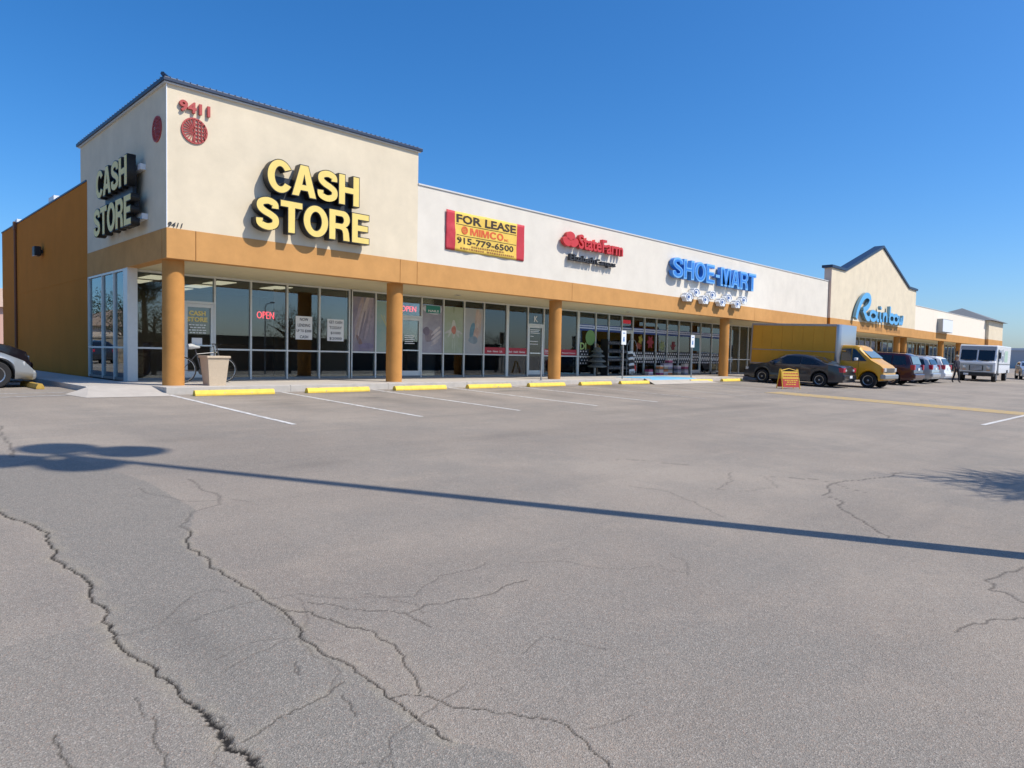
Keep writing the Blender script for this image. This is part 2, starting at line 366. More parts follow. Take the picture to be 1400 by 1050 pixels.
def channel(txt, a0, a1, z0, z1, face, depth, mface, mside, parent, side='F', b0=1.034, b1=1.008, px=.023):
    """channel letters: dark can with a slightly smaller bright face set proud of it"""
    cans = letters(txt, a0, a1, z0, z1, face, depth, [mside], parent, side, b0)
    sg = 1 if a1 > a0 else -1
    faces = letters(txt, a0+px*sg, a1-px*sg, z0+px, z1-px, face-.006, .005, [mface], parent, side, b1, name='letter_face')
    for c, f in zip(cans, faces): f.parent = c
    return cans
def lettering(txt, a0, a1, z0, z1, face, depth, mats, parent, side='F', bold=.02, shear=0, name='lettering'):
    me = text_mesh(txt, .1, bold, shear, 2); b = bnds(me_co(me))
    return place_mesh(me, name, wall_map(a0, a1, z0, z1, face, depth, b, side), mats, parent)

# ------------------------------------------------------------------ ground
SL = .032
def gz(x, y):
    return -.15+SL*min(max(y, -70), 1.0)
CR = {
'C1': [[-4.72, -9.9], [-4.696, -10.53], [-4.612, -10.808], [-4.582, -11.035], [-4.596, -11.492], [-4.629, -11.975], [-4.606, -12.246], [-4.597, -12.582], [-4.653, -12.847], [-4.626, -13.031], [-4.683, -13.329], [-4.703, -13.575], [-4.687, -13.689], [-4.657, -13.812], [-4.669, -13.95], [-4.642, -14.059], [-4.638, -14.306], [-4.628, -14.49], [-4.632, -14.642], [-4.617, -14.761], [-4.621, -14.876], [-4.64, -14.986], [-4.66, -15.3]],
'C2': [[-3.718, -11.724], [-3.886, -12.204], [-3.892, -12.564], [-3.898, -12.956], [-3.893, -13.251], [-3.89, -13.56], [-3.91, -13.757], [-3.942, -13.94], [-3.986, -14.225], [-3.957, -14.361], [-3.962, -14.519], [-3.96, -14.638], [-3.983, -14.803], [-3.988, -14.917], [-3.993, -15.06], [-3.997, -15.16], [-3.985, -15.223]],
'C3': [[-3.886, -13.605], [-3.851, -13.66], [-3.776, -13.748], [-3.74, -13.947], [-3.71, -14.071], [-3.656, -14.199], [-3.662, -14.388], [-3.697, -14.518], [-3.767, -14.655], [-3.856, -14.846]],
'C4': [[-3.98, -14.798], [-3.9, -14.834], [-3.841, -14.901], [-3.823, -14.98], [-3.818, -15.039], [-3.727, -15.126], [-3.659, -15.237], [-3.602, -15.325], [-3.549, -15.443], [-3.573, -15.541], [-3.618, -15.652], [-3.642, -15.74], [-3.685, -15.828]],
'C5': [[-3.725, -13.594], [-3.596, -13.84], [-3.426, -14.005], [-3.391, -14.194], [-3.379, -14.331]],
'C6': [[-3.351, -14.093], [-3.114, -14.115], [-2.812, -14.177], [-2.643, -14.134], [-2.432, -14.147]],
'C7': [[4.713, -14.452], [3.82, -14.33], [2.982, -14.142], [2.167, -14.336], [2.058, -14.555], [1.584, -14.759], [1.254, -15.067], [0.853, -15.394]],
'C8': [[0.839, -16.359], [0.47, -16.279], [0.195, -16.22], [-0.038, -16.293], [0.008, -16.382], [-0.137, -16.501]],
'C9': [[-0.348, -16.606], [-0.471, -16.549], [-0.679, -16.408], [-0.876, -16.344], [-1.077, -16.312]],
'C10': [[-5.108, -14.196], [-5.115, -14.285], [-5.122, -14.356], [-5.107, -14.466]],
'C11': [[-4.789, -14.302], [-4.816, -14.416], [-4.844, -14.502], [-4.865, -14.679]],
'C12': [[-4.59, -14.698], [-4.526, -14.687], [-4.428, -14.635], [-4.304, -14.623], [-4.193, -14.608], [-4.057, -14.547]],
'C13': [[-3.523, -15.516], [-3.416, -15.558], [-3.266, -15.591]],
'C14': [[-4.126, -14.641], [-4.138, -14.727], [-4.169, -14.822]],
'C15': [[-4.169, -14.298], [-4.177, -14.356], [-4.129, -14.236]],
'C16': [[-4.799, -14.106], [-4.812, -14.224], [-4.819, -14.276]],
'C17': [[-3.048, -9.848], [-3.221, -11.069], [-3.505, -11.184], [-3.718, -11.724]],
'C18': [[-3.9, -4.6], [-3.985, -5.349], [-4.054, -6.592], [-4.2, -7.6]]}
PATCH = [[-4.72, -10.53], [-4.68, -9.6], [-4.55, -8.4], [-3.75, -7.6], [-3.42, -9.763], [-3.45, -11.126]]+CR['C2']+[[-3.861, -15.439], [-3.896, -15.696], [-4.657, -15.6]]+CR['C1'][::-1][1:-1]
#          half width, depth, darkness
CW = {'C1': (.0054, .010, 1), 'C2': (.0036, .007, .95), 'C3': (.0025, .005, .8), 'C4': (.0026, .005, .85), 'C5': (.0028, .004, .6), 'C6': (.0032, .004, .6), 'C7': (.0075, .005, .55), 'C8': (.004, .004, .6), 'C9': (.003, .004, .6), 'C10': (.003, .005, .7), 'C11': (.0028, .004, .6), 'C12': (.003, .004, .6), 'C13': (.0025, .003, .4), 'C14': (.0025, .004, .6), 'C15': (.0025, .004, .5), 'C16': (.002, .003, .5), 'C17': (.008, .003, .35), 'C18': (.012, .003, .45)}
def wiggle(pts, it, amp):
    pts = [np.array(p, float) for p in pts]
    for _ in range(it):
        q = [pts[0]]
        for a, b in zip(pts[:-1], pts[1:]):
            d = b-a; L = np.hypot(*d); n = np.array([-d[1], d[0]])/max(L, 1e-6)
            q += [(a+b)/2+n*rng.normal()*amp*min(L, .35), b]
        pts = q
    return np.array(pts)
def make_ground():
    cx, cy = -5.71, -17.25
    fine = np.radians(np.arange(4, 86.01, .15)); coarse = np.radians(np.arange(89, 363, 4.0))
    th = np.concatenate([fine, coarse]); nT = len(th)
    r = [0.15, .5, .9, 1.25]
    while r[-1] < 8: r.append(r[-1]*1.0036)
    while r[-1] < 45: r.append(r[-1]*1.008)
    while r[-1] < 3000: r.append(r[-1]*1.12)
    r = np.array(r); nR = len(r)
    Rr, T = np.meshgrid(r, th, indexing='ij')
    X = cx+Rr*np.sin(T); Y = cy+Rr*np.cos(T)
    Z = -.15+SL*np.clip(Y, -70, 1.0)
    X, Y, Z = X.ravel(), Y.ravel(), Z.ravel()
    crack = np.zeros(len(X)); drop = np.zeros(len(X)); sand = np.zeros(len(X)); stain = np.zeros(len(X)); patch = np.zeros(len(X))
    extra = {}
    for q in range(17):
        x0, y0 = (rng.uniform(-4.6, 4.5), rng.uniform(-15.2, -9.5)) if q > 8 else (rng.uniform(-5.1, -3.2), rng.uniform(-15.3, -13.3)); a = rng.uniform(0, 6.28); P = [[x0, y0]]
        for _ in range(rng.integers(3, 8)):
            a += rng.normal()*.6; st = rng.uniform(.08, .22)*(1 if q <= 8 else 2.0); x0 += st*math.cos(a); y0 += st*math.sin(a); P.append([x0, y0])
        extra['E%d' % q] = P; CW['E%d' % q] = (.0022 if q <= 8 else .0040, .003, rng.uniform(.2, .38))
    near = np.where((np.hypot(X-cx, Y-cy) < 16) & (X > -6.5) & (X < 7))[0]
    nx, ny = X[near], Y[near]
    for k, pts in list(CR.items())+list(extra.items()):
        hw, dep, dark = CW[k]; big = k in ('C1', 'C2')
        P = wiggle(pts, 4 if big else 3, .085)
        W_ = hw*np.clip(1+.55*rng.normal(size=len(P)), .3, 2.4)
        if k == 'C1': W_ = W_*(1+1.4*np.clip((-14.0-P[:, 1])/.6, 0, 1))
        lo = P.min(0)-.2; hi = P.max(0)+.2
        s = np.where((nx > lo[0]) & (nx < hi[0]) & (ny > lo[1]) & (ny < hi[1]))[0]
        if not len(s): continue
        px, py = nx[s], ny[s]; best = np.full(len(s), 9.); bw = np.full(len(s), hw)
        for i in range(len(P)-1):
            a, d = P[i], P[i+1]-P[i]; L2 = d@d+1e-12
            t = np.clip(((px-a[0])*d[0]+(py-a[1])*d[1])/L2, 0, 1); dist = np.hypot(px-a[0]-t*d[0], py-a[1]-t*d[1])
            m = dist < best; best[m] = dist[m]; bw[m] = W_[i]
        cell = .0036*np.maximum(1, np.hypot(px-cx, py-cy)*.75)
        v = np.clip(1.75-1.25*best/np.maximum(bw, cell*.5), 0, 1)*dark
        gi = near[s]; crack[gi] = np.maximum(crack[gi], v); drop[gi] = np.maximum(drop[gi], v*dep/dark)
        if big or k in ('C3', 'C12'):
            sg = np.clip(1-np.abs(best-.02)/(.07 if k == 'C1' else .04), 0, 1)*(.34 if big else .2)*(.35+.65*(np.sin(px*37)+np.sin(py*23+px*11) > .2))
            sand[gi] = np.maximum(sand[gi], sg)
    # patch polygon
    ins = np.zeros(len(near), bool); q = np.array(PATCH); j = len(q)-1
    for i in range(len(q)):
        c = ((q[i, 1] > ny) != (q[j, 1] > ny)) & (nx < (q[j, 0]-q[i, 0])*(ny-q[i, 1])/(q[j, 1]-q[i, 1]+1e-12)+q[i, 0]); ins ^= c; j = i
    patch[near[ins]] = .88
    left = near[(nx < -4.62) & (ny < -13.2)]; patch[left] = np.maximum(patch[left], .50)
    # oil stains at the head of each bay
    for sx in (1.3, 4.0, 6.8, 9.5, 12.3, 15.0, 17.6, 22.9, 25.9, 31, 36, 41.5, 44):
        for _ in range(5):
            x0 = sx+rng.normal()*.35; y0 = -1.65-abs(rng.normal())*.9; sxx, syy = .22+.3*rng.random(), .12+.22*rng.random()
            stain += .30*rng.random()*np.exp(-((X-x0)/sxx)**2-((Y-y0)/syy)**2)
        stain += .42*np.exp(-((X-sx-.2)/.95)**4-((Y+1.32)/.20)**2)
        stain += .28*np.exp(-((X-sx)/.42)**2-((Y+3.6)/1.1)**2)
    for x0, y0, a, b in ((2.5, -9.2, 1.2, .25), (7.5, -7.6, 2.2, .3), (-1.6, -9.8, .5, .2), (12, -8.2, 3.5, .35), (-2.2, -7.2, .5, .2), (-4.4, -13.7, .12, .6)):
        stain += .22*np.exp(-((X-x0)/a)**2-((Y-y0)/b)**2)
    stain = np.clip(stain, 0, .6)
    Z = Z-drop
    k = np.arange(nR-1)[:, None]*nT; t0 = np.arange(nT)[None, :]; t1 = (t0+1) % nT
    F = np.stack([k+t0, k+nT+t0, k+nT+t1, k+t1], -1).reshape(-1, 4)
    # centre fan
    F = F.astype(np.int32); nF = len(F)
    me = bpy.data.meshes.new('asphalt_lot'); me.vertices.add(len(X)+1); co = np.stack([np.append(X, cx), np.append(Y, cy), np.append(Z, gz(cx, cy))], 1).astype(np.float32)
    me.vertices.foreach_set('co', co.ravel())
    tri = np.stack([np.full(nT, len(X)), np.arange(nT), (np.arange(nT)+1) % nT], 1).astype(np.int32)
    me.loops.add(nF*4+nT*3); me.loops.foreach_set('vertex_index', np.concatenate([F.ravel(), tri.ravel()]))
    me.polygons.add(nF+nT)
    me.polygons.foreach_set('loop_start', np.concatenate([np.arange(nF)*4, nF*4+np.arange(nT)*3]).astype(np.int32))
    me.polygons.foreach_set('use_smooth', [True]*(nF+nT))
    me.update(calc_edges=True); me.validate()
    for nm, a in (('crack', crack), ('stain', stain), ('sand', sand), ('patch', patch)):
        at = me.attributes.new(nm, 'FLOAT', 'POINT'); at.data.foreach_set('value', np.append(a, 0).astype(np.float32))
    me.materials.append(ASPH)
    if sum(p.normal.z for p in list(me.polygons)[:50]) < 0: me.flip_normals()
    return struct(link('asphalt_lot', me))
make_ground()

def sheet(name, corners, m, lift=.005):
    b = MB(); b.poly([(x, y, gz(x, y)+lift) for x, y in corners]); o = b.build(name, m)
    if o.data.polygons[0].normal.z < 0: o.data.flip_normals()
    return struct(o)
def stripe(name, x0, y0, x1, y1, w, m, lift=.005):
    d = math.hypot(x1-x0, y1-y0); nx, ny = -(y1-y0)/d*w/2, (x1-x0)/d*w/2
    return sheet(name, [(x0+nx, y0+ny), (x1+nx, y1+ny), (x1-nx, y1-ny), (x0-nx, y0-ny)], m, lift)
LX = [-.16, 2.54, 5.31, 8.13, 10.9, 13.65, 16.4, 19.15, 21.5, 24.3, 27.1]
for i, x in enumerate(LX):
    stripe('parking_line', x+.02, -.62 if i < 7 else -.9, x+.06, -6.45, .105, LINEW if i < 5 else LINEF)
for x in (31.9, 35, 38.3, 41.8, 45, 48.3): stripe('parking_line', x, -1.2, x, -6.3, .1, LINEF)
stripe('parking_line', 19.4, -1.3, 21.4, -4.6, .1, LINEF, .006); stripe('parking_line', 20.2, -1.3, 21.45, -3.4, .1, LINEF, .006)
stripe('yellow_line', 19.9, -5.75, 19.9, -24, 1.5, LINEY)
stripe('parking_line', 14.1, -13.62, 20.2, -13.74, .11, LINEW, .009)
stripe('yellow_line', 58, -10.0, 75, -12.5, .5, LINEY)
stripe('parking_line', -4.6, -.32, -1.75, -.07, .1, LINEF); stripe('parking_line', -4.4, .5, -1.9, .62, .1, LINEF)

# pavement, kerb and ramp
sw = MB(); sw.box(-.2, 98, -.40, 3.4, -.13, -.012); sw.box(-1.45, -.2, .5, 21, -.13, -.012); side = struct(sw.build('sidewalk', CONC))
sl_me = None
def slab(x0, x1, y0, y1):
    j = .006
    return B('slab', CONC, side, (x0+j, x1-j, y0+j, y1-j, -.02, 0+rng.normal()*.0008), bevel=.004)
x = -.2
while x < 96:
    slab(x, x+1.55, -.40, 1.45); slab(x, x+1.55, 1.45, 3.28); x += 1.55
y = .5
while y < 20: slab(-1.45, -.2, y, y+1.5); y += 1.5
kb = struct(B('kerb', KERB, None, (-.2+.01, 97.9, -.54, -.41, -.6, -.02)))
x = -.2
while x < 97:
    B('kerb_stone', KERB, kb, (x+.004, x+3.04, -.55, -.401, -.35, .003), bevel=.012); x += 3.05
kb2 = struct(B('kerb', KERB, None, (-1.56, -1.451, .5, 20.9, -.4, .002), bevel=.012))
rb = MB()
v = [(-1.5, .5, -.003), (-.2, .5, -.003), (-.2, -.90, gz(0, -.9)+.006), (-1.85, -.80, gz(0, -.8)+.006), (-2.05, .1, gz(0, .1)+.006), (-1.56, .5, -.05)]
rb.poly([v[0], v[1], v[2], v[3]]); rb.poly([v[0], v[3], v[4], v[5]])
r_ = struct(rb.build('curb_ramp', CONC))
# access ramp painted blue
bl = MB(); bl.poly([(19.3, 1.3, .006), (23.3, 1.3, .006), (23.0, -.56, .007), (19.0, -.56, .007)]); struct(bl.build('blue_ramp_paint', ROADBLUE))
bl = MB(); bl.poly([(19.0, -.556, .004), (23.0, -.556, .004), (23.6, -1.55, gz(0, -1.55)+.008), (18.3, -1.55, gz(0, -1.55)+.008)]); struct(bl.build('curb_ramp', CONC))
bl = MB(); bl.poly([(19.3, -.57, .006), (22.8, -.57, .006), (23.0, -1.25, gz(0, -1.25)+.05), (19.1, -1.25, gz(0, -1.25)+.05)]); struct(bl.build('blue_ramp_paint', ROADBLUE))

# ------------------------------------------------------------------ buildings
ZC, ZB, ZT, ZP, ZS, YG = 3.03, 3.735, 7.11, 6.09, 5.92, 3.28
G_SHOP = None
corner = thing('corner_store_building', 'tall cream and tan corner store with a blue metal eave, nearest in the row', 'building')
lowrow = thing('shop_row_building', 'long low off-white shop row with tan band and round columns between the two taller fronts', 'building')
gable = thing('gabled_store_building', 'cream store front with a stepped pointed gable and blue coping', 'building')
farrow = thing('shop_row_building', 'far low cream shop row right of the pointed gable', 'building')
fartower = thing('end_tower_building', 'small square cream tower with a grey hip roof at the far end', 'building')

def band(parent, x0, x1, y, joints, z0=ZC, z1=ZB):
    xs = [x0]+[j for j in joints if x0 < j < x1]+[x1]
    for a, b in zip(xs[:-1], xs[1:]): B('fascia_panel', TAN, parent, (a+.008, b-.008, y-.012, y+.30, z0, z1))
# corner tower
B('upper_wall', CREAM, corner, (0, 7.3, 0, .30, ZB, ZT), (0, .30, .301, 7.6, ZB, ZT), (.301, 7.3, 7.3, 7.6, ZB, ZT), (7.0, 7.3, .301, 7.299, ZB, ZT))
band(corner, -.012, 7.3, 0, (.66, 6.66))
B('fascia_panel', TAN, corner, (-.012, .29, .302, 6.85, ZC, ZB-.001))
B('side_wall', OCHRE, corner, (0, .3, 6.852, 21.0, -.12, ZC-.002), (-.006, .3, 6.86, 21.0, ZC-.002, ZS))
B('side_wall_coping', BLUEM, corner, (-.03, .36, 6.9, 21.03, ZS, ZS+.05))
B('rear_wall', OCHRE, corner, (.301, 14, 20.7, 21, 0, ZS-.01))
B('roof_deck', COPE, corner, (.3, 7.3, 7.6, 20.7, 5.3, 5.4))
B('soffit', SOFF, corner, (.291, 7.3, .291, 3.6, ZC+.004, ZC+.05))
# eave, gutter and standing seam hip roof
B('gutter', BLUEM, corner, (-.10, 7.40, -.10, -.001, ZT-.02, ZT+.075), (-.10, -.001, .0, 7.70, ZT-.02, ZT+.075), bevel=.015)
B('eave_soffit_strip', COPE, corner, (-.06, 7.36, -.06, -.002, ZT-.05, ZT-.021), (-.06, -.002, .001, 7.66, ZT-.05, ZT-.021))
SEAM = mat('roof_seam_metal', (.10, .16, .26), .4, .3)
rf = MB(); e = -.09; zr = ZT+.07; rx, ry = (2.2, 5.1), 3.8
a, b_, c_, d_ = (e, e, zr), (7.40, e, zr), (7.40, 7.7, zr), (e, 7.7, zr); p1, p2 = (2.9, 3.77, zr+.42), (4.4, 3.77, zr+.42)
rf.poly([a, b_, p2, p1]); rf.poly([b_, c_, p2]); rf.poly([c_, d_, p1, p2]); rf.poly([d_, a, p1]); roof = rf.build('roof', BLUEM, corner)
for i in range(48):
    x = .06+i*.152; t = min(1, min((x-e)/(2.9-e), (7.4-x)/(7.4-4.4))); yy = e+t*(3.77-e); z2 = zr+.42*t
    MB().tube([(x, e-.02, zr+.012), (x, yy, z2+.012)], .013, 5).build('roof_seam', SEAM, roof)
for i in range(34):
    y = .1+i*.222; t = min(1, min((y-e)/(3.77-e), (7.7-y)/(7.7-3.77))); xx = e+t*(2.9-e); z2 = zr+.42*t
    MB().tube([(e-.02, y, zr+.012), (xx, y, z2+.012)], .013, 5).build('roof_seam', SEAM, roof)
MB().tube([(e-.03, e-.03, zr+.03), p1], .05, 6).build('roof_ridge', BLUEM, roof)
B('corner_bead', WPLAS, corner, (-.006, .012, -.0135, .01, ZB+.001, ZT-.06))
# side fittings
dp = MB(); dp.tube([(-.06, 17.7, 5.75), (-.06, 17.7, .3)], .05, 8); dp.box(-.12, .0, 17.58, 17.82, 5.72, 6.02); dp.build('downpipe', mat('downpipe_brown', (.19, .075, .03), .6), corner)
B('scupper_cap', WPLAS, corner, (-.05, .25, 17.3, 17.75, 5.975, 6.1)); B('roof_vent_box', WPLAS, corner, (.05, .5, 11.4, 12.2, 5.975, 6.2))
fl = thing('flood_light', 'small black flood light high on the shaded ochre side wall', 'light', (0, 12.9, 4.35))
B('lamp_housing', BLACK, fl, (-.30, -.08, -.20, .20, -.17, .17), bevel=.03); B('lamp_bracket', BLACK, fl, (-.085, .0, -.06, .06, -.06, .06))
B('lamp_lens', LAMPC, fl, (-.303, -.20, -.17, .17, -.176, -.168))

# low row
XA, XB = 7.3, 40.55
B('upper_wall', WHITE, lowrow, (XA+.002, XB, .003, .30, ZB, ZP))
band(lowrow, XA+.002, XB, .003, (14.75, 22.4, 30.2, 37.9))
B('coping', COPE, lowrow, (XA+.004, XB-.05, -.03, .36, ZP, ZP+.045))
B('soffit', SOFF, lowrow, (XA+.001, XB+.4, .304, 3.6, ZC+.004, ZC+.05))
B('roof_deck', COPE, lowrow, (XA, 97, .3, 20.7, 5.2, 5.3)); B('rear_wall', OCHRE, lowrow, (14, 97, 20.7, 21, 0, 5.9))
for x in (10.5, 21, 31): B('soffit_light', LAMPC, lowrow, (x-.09, x+.09, 1.7, 1.88, ZC-.012, ZC+.002))
B('side_wall', CREAM, lowrow, (XA, XA+.002, 1, 1.01, 5, 5.01)) if False else None

def column(x, parent, r=.247, y=.45):
    b = MB(); b.lathe([(r, 0), (r, ZC*.5), (r, ZC+.002)], (x, y, 0), 32)
    return b.build('column', COLM, parent, smooth=True)
column(.30, corner); column(6.80, corner); column(14.32, lowrow); column(27.75, lowrow); column(34.3, lowrow)

# gabled front
YF = -.16
gpts = [(40.6, ZB), (59.45, ZB), (59.45, 6.95), (57.3, 6.98), (50.45, 9.45), (42.95, 6.98), (40.6, 6.98)]
MB().prism(gpts, 'y', YF, .30).build('gable_wall', CREAM, gable)
band(gable, 40.6, 59.45, YF, (45.9, 52.0))
B('return_wall', mat('return_shade_pink', (.62, .47, .38), .9, var=.05), gable, (40.585, 40.5985, YF+.001, .299, ZB, 6.95)); B('return_base', OCHRE, gable, (40.585, 40.5985, YF-.01, .299, ZC, ZB-.001))  # return wall's pinkish cream carries the shade of this side in its colour
cp = [(40.42, 6.985), (42.95, 6.985), (50.45, 9.46), (57.3, 6.985), (59.6, 6.955)]
for (x0, z0), (x1, z1) in zip(cp[:-1], cp[1:]):
    MB().prism([(x0, z0), (x1, z1), (x1, z1+.17), (x0, z0+.17)], 'y', YF-.10, .42).build('coping', BLUEM, gable)
B('pier_wall', mat('pier_paint', (.74, .58, .33), .9, var=.04, bump=.3), gable, (40.62, 45.9, -.02, 3.2, 0, ZC-.003))
B('soffit', SOFF, gable, (45.9, 59.45, .145, 3.6, ZC+.004, ZC+.05))
for x in (56.9, 58.7): column(x, gable)
lettering('9415', 43.6, 45.3, 2.62, 2.78, -.035, .012, [mat('numeral_brown', (.22, .12, .05), .7)], gable, bold=.01, name='suite_number')
gh = MB()
for a, b, in ((46.3, 48.2), (49.5, 50.9), (52.0, 55.3)):
    x = a
    while x < b: gh.box(x, x+.20, YF-.016, YF-.0125, 3.22, 3.50); x += .32
gh.build('ghost_lettering_marks', mat('ghost_mark', (.30, .15, .05), .9), gable)
# far row + tower
B('upper_wall', mat('stucco_far', (.80, .72, .60), .9, var=.03, bump=.3, streak=.1), farrow, (59.455, 87.4, .004, .3, ZB, 5.78)); band(farrow, 59.455, 87.4, .004, (66, 73, 80))
B('coping', COPE, farrow, (59.46, 87.4, -.03, .36, 5.78, 5.82)); B('soffit', SOFF, farrow, (59.455, 96, .31, 3.6, ZC+.004, ZC+.05))
for x in (70.6, 77.5, 84.4): column(x, farrow)
B('tower_wall', CREAM, fartower, (87.4, 95.2, -.32, 7.1, ZC, 5.86)); B('tower_band', TAN, fartower, (87.38, 95.22, -.335, 7.09, ZC-.01, ZB))
hr = MB(); q = [(86.95, -.75, 5.87), (95.6, -.75, 5.87), (95.6, 7.4, 5.87), (86.95, 7.4, 5.87)]; ap = (91.4, 3.2, 7.6)
for i in range(4): hr.poly([q[i], q[(i+1) % 4], ap])
hr.poly(q[::-1]); hr.build('roof', mat('roof_grey', (.16, .17, .175), .7, var=.08), fartower)
for x in (88.5, 94): column(x, fartower)

# storefront glazing
MU = .05
def mullion(parent, x, z0=.0, z1=ZC, w=MU): return B('mullion', ALU, parent, (x-w/2, x+w/2, YG-.06, YG+.06, z0, z1))
def pane(parent, x0, x1, z0, z1): return B('window_pane', GLASS, parent, (x0, x1, YG-.006, YG+.006, z0, z1))
def rail(parent, x0, x1, z, h=.05): return B('glazing_rail', ALU, parent, (x0, x1, YG-.055, YG+.055, z-h/2, z+h/2))
def glazing(parent, xs, doors=(), thick=()):
    for i, (a, b) in enumerate(zip(xs[:-1], xs[1:])):
        wa = (.14 if a in thick else MU)/2; wb = (.14 if b in thick else MU)/2
        x0, x1 = a+wa, b-wb
        B('sill', ALUD, parent, (x0, x1, YG-.05, YG+.05, .001, .07)); rail(parent, x0, x1, ZC-.03, .06)
        if i in doors:
            d = MB(); d.box(x0, x0+.09, YG-.045, YG+.045, .071, 2.2); d.box(x1-.09, x1, YG-.045, YG+.045, .071, 2.2); d.box(x0+.09, x1-.09, YG-.044, YG+.044, 2.1, 2.2); d.box(x0+.09, x1-.09, YG-.044, YG+.044, .071, .25)
            do = d.build('door', ALU, parent, bevel=.005)
            B('door_pane', GLASS, do, (x0+.09, x1-.09, YG-.006, YG+.006, .25, 2.1))
            h = MB(); h.box(x0+.09, x1-.09, YG-.08, YG-.055, .98, 1.02); h.build('door_handle', CHROME, do)
            pane(parent, x0, x1, 2.27, ZC-.06); rail(parent, x0, x1, 2.237, .066)
        else:
            pane(parent, x0, x1, .07, .875); rail(parent, x0, x1, .90); pane(parent, x0, x1, .925, ZC-.06)
    for x in xs: mullion(parent, x, w=.14 if x in thick else MU)
glazing(corner, [.27, 1.52, 2.40, 3.49, 4.67, 5.80, 6.97], doors=(1,), thick=(6.97,))
xs2 = [6.97, 7.98, 9.02, 9.99, 11.04, 12.09, 13.15, 14.48, 15.72, 16.74, 17.85, 19.12, 20.43, 21.46, 22.55, 23.49, 24.53, 25.63, 26.69, 27.88, 29.2, 30.25, 31.52, 32.75, 33.9, 35.0, 36.18, 37.4, 38.6, 39.6, 40.56]
glazing(lowrow, xs2[:], doors=(2, 8, 14, 20), thick=(6.97001, 14.48, 19.12))
glazing(gable, [45.95, 47.5, 49, 50.5, 52, 53.5, 55, 56.5, 58, 59.4]); glazing(farrow, [59.5+1.55*i for i in range(24)])
B('corner_post', ALU, corner, (.0, .25, 2.98, YG+.06, .0, ZC)); 
# side glazing of the corner shop
ys = [3.33, 4.23, 5.37, 6.78]
for a, b in zip(ys[:-1], ys[1:]):
    B('sill', ALUD, corner, (.01, .09, a+.025, b-.025, .001, .07)); B('glazing_rail', ALU, corner, (.0, .10, a+.025, b-.025, .875, .925)); B('glazing_rail', ALU, corner, (.0, .10, a+.025, b-.025, ZC-.06, ZC-.003))
    B('window_pane', GLASS, corner, (.045, .056, a+.025, b-.025, .07, .875)); B('window_pane', GLASS, corner, (.045, .056, a+.025, b-.025, .925, ZC-.06))
for y in ys[1:]: B('mullion', ALU, corner, (-.005, .11, y-.025, y+.025, 0, ZC-.002))
B('mullion', ALU, corner, (-.005, .11, 6.78, 6.85, 0, ZC-.004))
# interiors
def room(parent, x0, x1, y1, wall, floor_, ceil=ZC-.01):
    B('interior_floor', floor_, parent, (x0, x1, YG+.07, y1, -.1, .004)); B('interior_ceiling', INTC if wall is INTW else INTD, parent, (x0, x1, YG+.062, y1, ceil, ceil+.012))
    B('interior_wall', wall, parent, (x0, x1, y1, y1+.1, 0, ZC)); B('interior_wall', wall, parent, (x1-.1, x1, YG+.1, y1-.01, 0, ZC-.02))
room(corner, .12, 6.97, 9.5, INTW, mat('carpet', (.07, .065, .06), 1))
B('counter', mat('counter', (.20, .13, .07), .6), corner, (1.8, 6.2, 7.0, 7.7, .004, 1.1), bevel=.02)
B('interior_partition', mat('partition_brown', (.10, .06, .025), .8), corner, (5.2, 6.8, 5.2, 5.3, .004, ZC-.03))
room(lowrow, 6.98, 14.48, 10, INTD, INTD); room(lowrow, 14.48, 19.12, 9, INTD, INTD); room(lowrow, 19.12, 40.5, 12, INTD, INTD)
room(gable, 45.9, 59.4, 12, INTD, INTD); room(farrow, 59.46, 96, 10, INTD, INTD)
for i, x in enumerate((1.0, 2.9, 4.8)):
    for y in (4.3, 6.1, 7.9):
        if x > 4 and y > 5: continue
        tag(B('ceiling_light', [LAMP], None, (x, x+.6, y, y+1.2, ZC-.03, ZC-.012)), 'glowing ceiling panel in the corner store, %s row, %s column from the corner' % ({4.3: 'front', 6.1: 'middle', 7.9: 'back'}[y], ['first', 'second', 'third', 'fourth', 'fifth', 'sixth', 'seventh', 'eighth'][i]), 'ceiling light', 'ceiling panels in the corner store')
for i, x in enumerate((20.2, 23.5, 27, 30.5)):
    tag(B('ceiling_light', [mat('tube_lamp', (.9, .95, 1), .5, emit=1.1)], None, (x, x+1.6, 5.5, 5.75, ZC-.03, ZC-.012)), 'long white tube light inside the shoe shop, %s from the left' % ['first', 'second', 'third', 'fourth', 'fifth', 'sixth', 'seventh', 'eighth'][i], 'ceiling light', 'tube lights in the shoe shop')

# ------------------------------------------------------------------ facade signs
def sign(name, label, x, z): return thing(name, label, 'sign', (x, 0, z))
def rel(o):                        # children are modelled in world space: cancel the parent's location
    o_loc = o.location.copy()
    for c in o.children: c.matrix_parent_inverse = Matrix.Translation(-o_loc)
s = sign('cash_store_sign', 'big yellow CASH STORE letters on the sunlit front wall', 3.7, 4.9)
B('backing_panel', SIGNN, s, (2.55, 4.9, -.10, -.015, 4.82, 5.42), (2.30, 4.75, -.10, -.015, 4.40, 4.819))
channel('CASH', 2.29, 5.02, 4.945, 5.82, -.32, .24, SIGNY, SIGNK, s)
channel('STORE', 1.99, 5.36, 3.945, 4.82, -.32, .24, SIGNY, SIGNK, s)
rel(s)
s = thing('cash_store_sign', 'shaded yellow CASH STORE letters round the corner on the side wall', 'sign', (0, 3, 4.8))
B('backing_panel', SIGNN, s, (-.22, -.13, 1.75, 4.1, 4.66, 5.30), (-.22, -.13, 1.55, 4.3, 4.30, 4.659))
B('mount_rail', WPLAS, s, (-.13, -.004, 1.45, 4.3, 5.32, 5.46), (-.13, -.004, 1.3, 4.5, 4.08, 4.22))
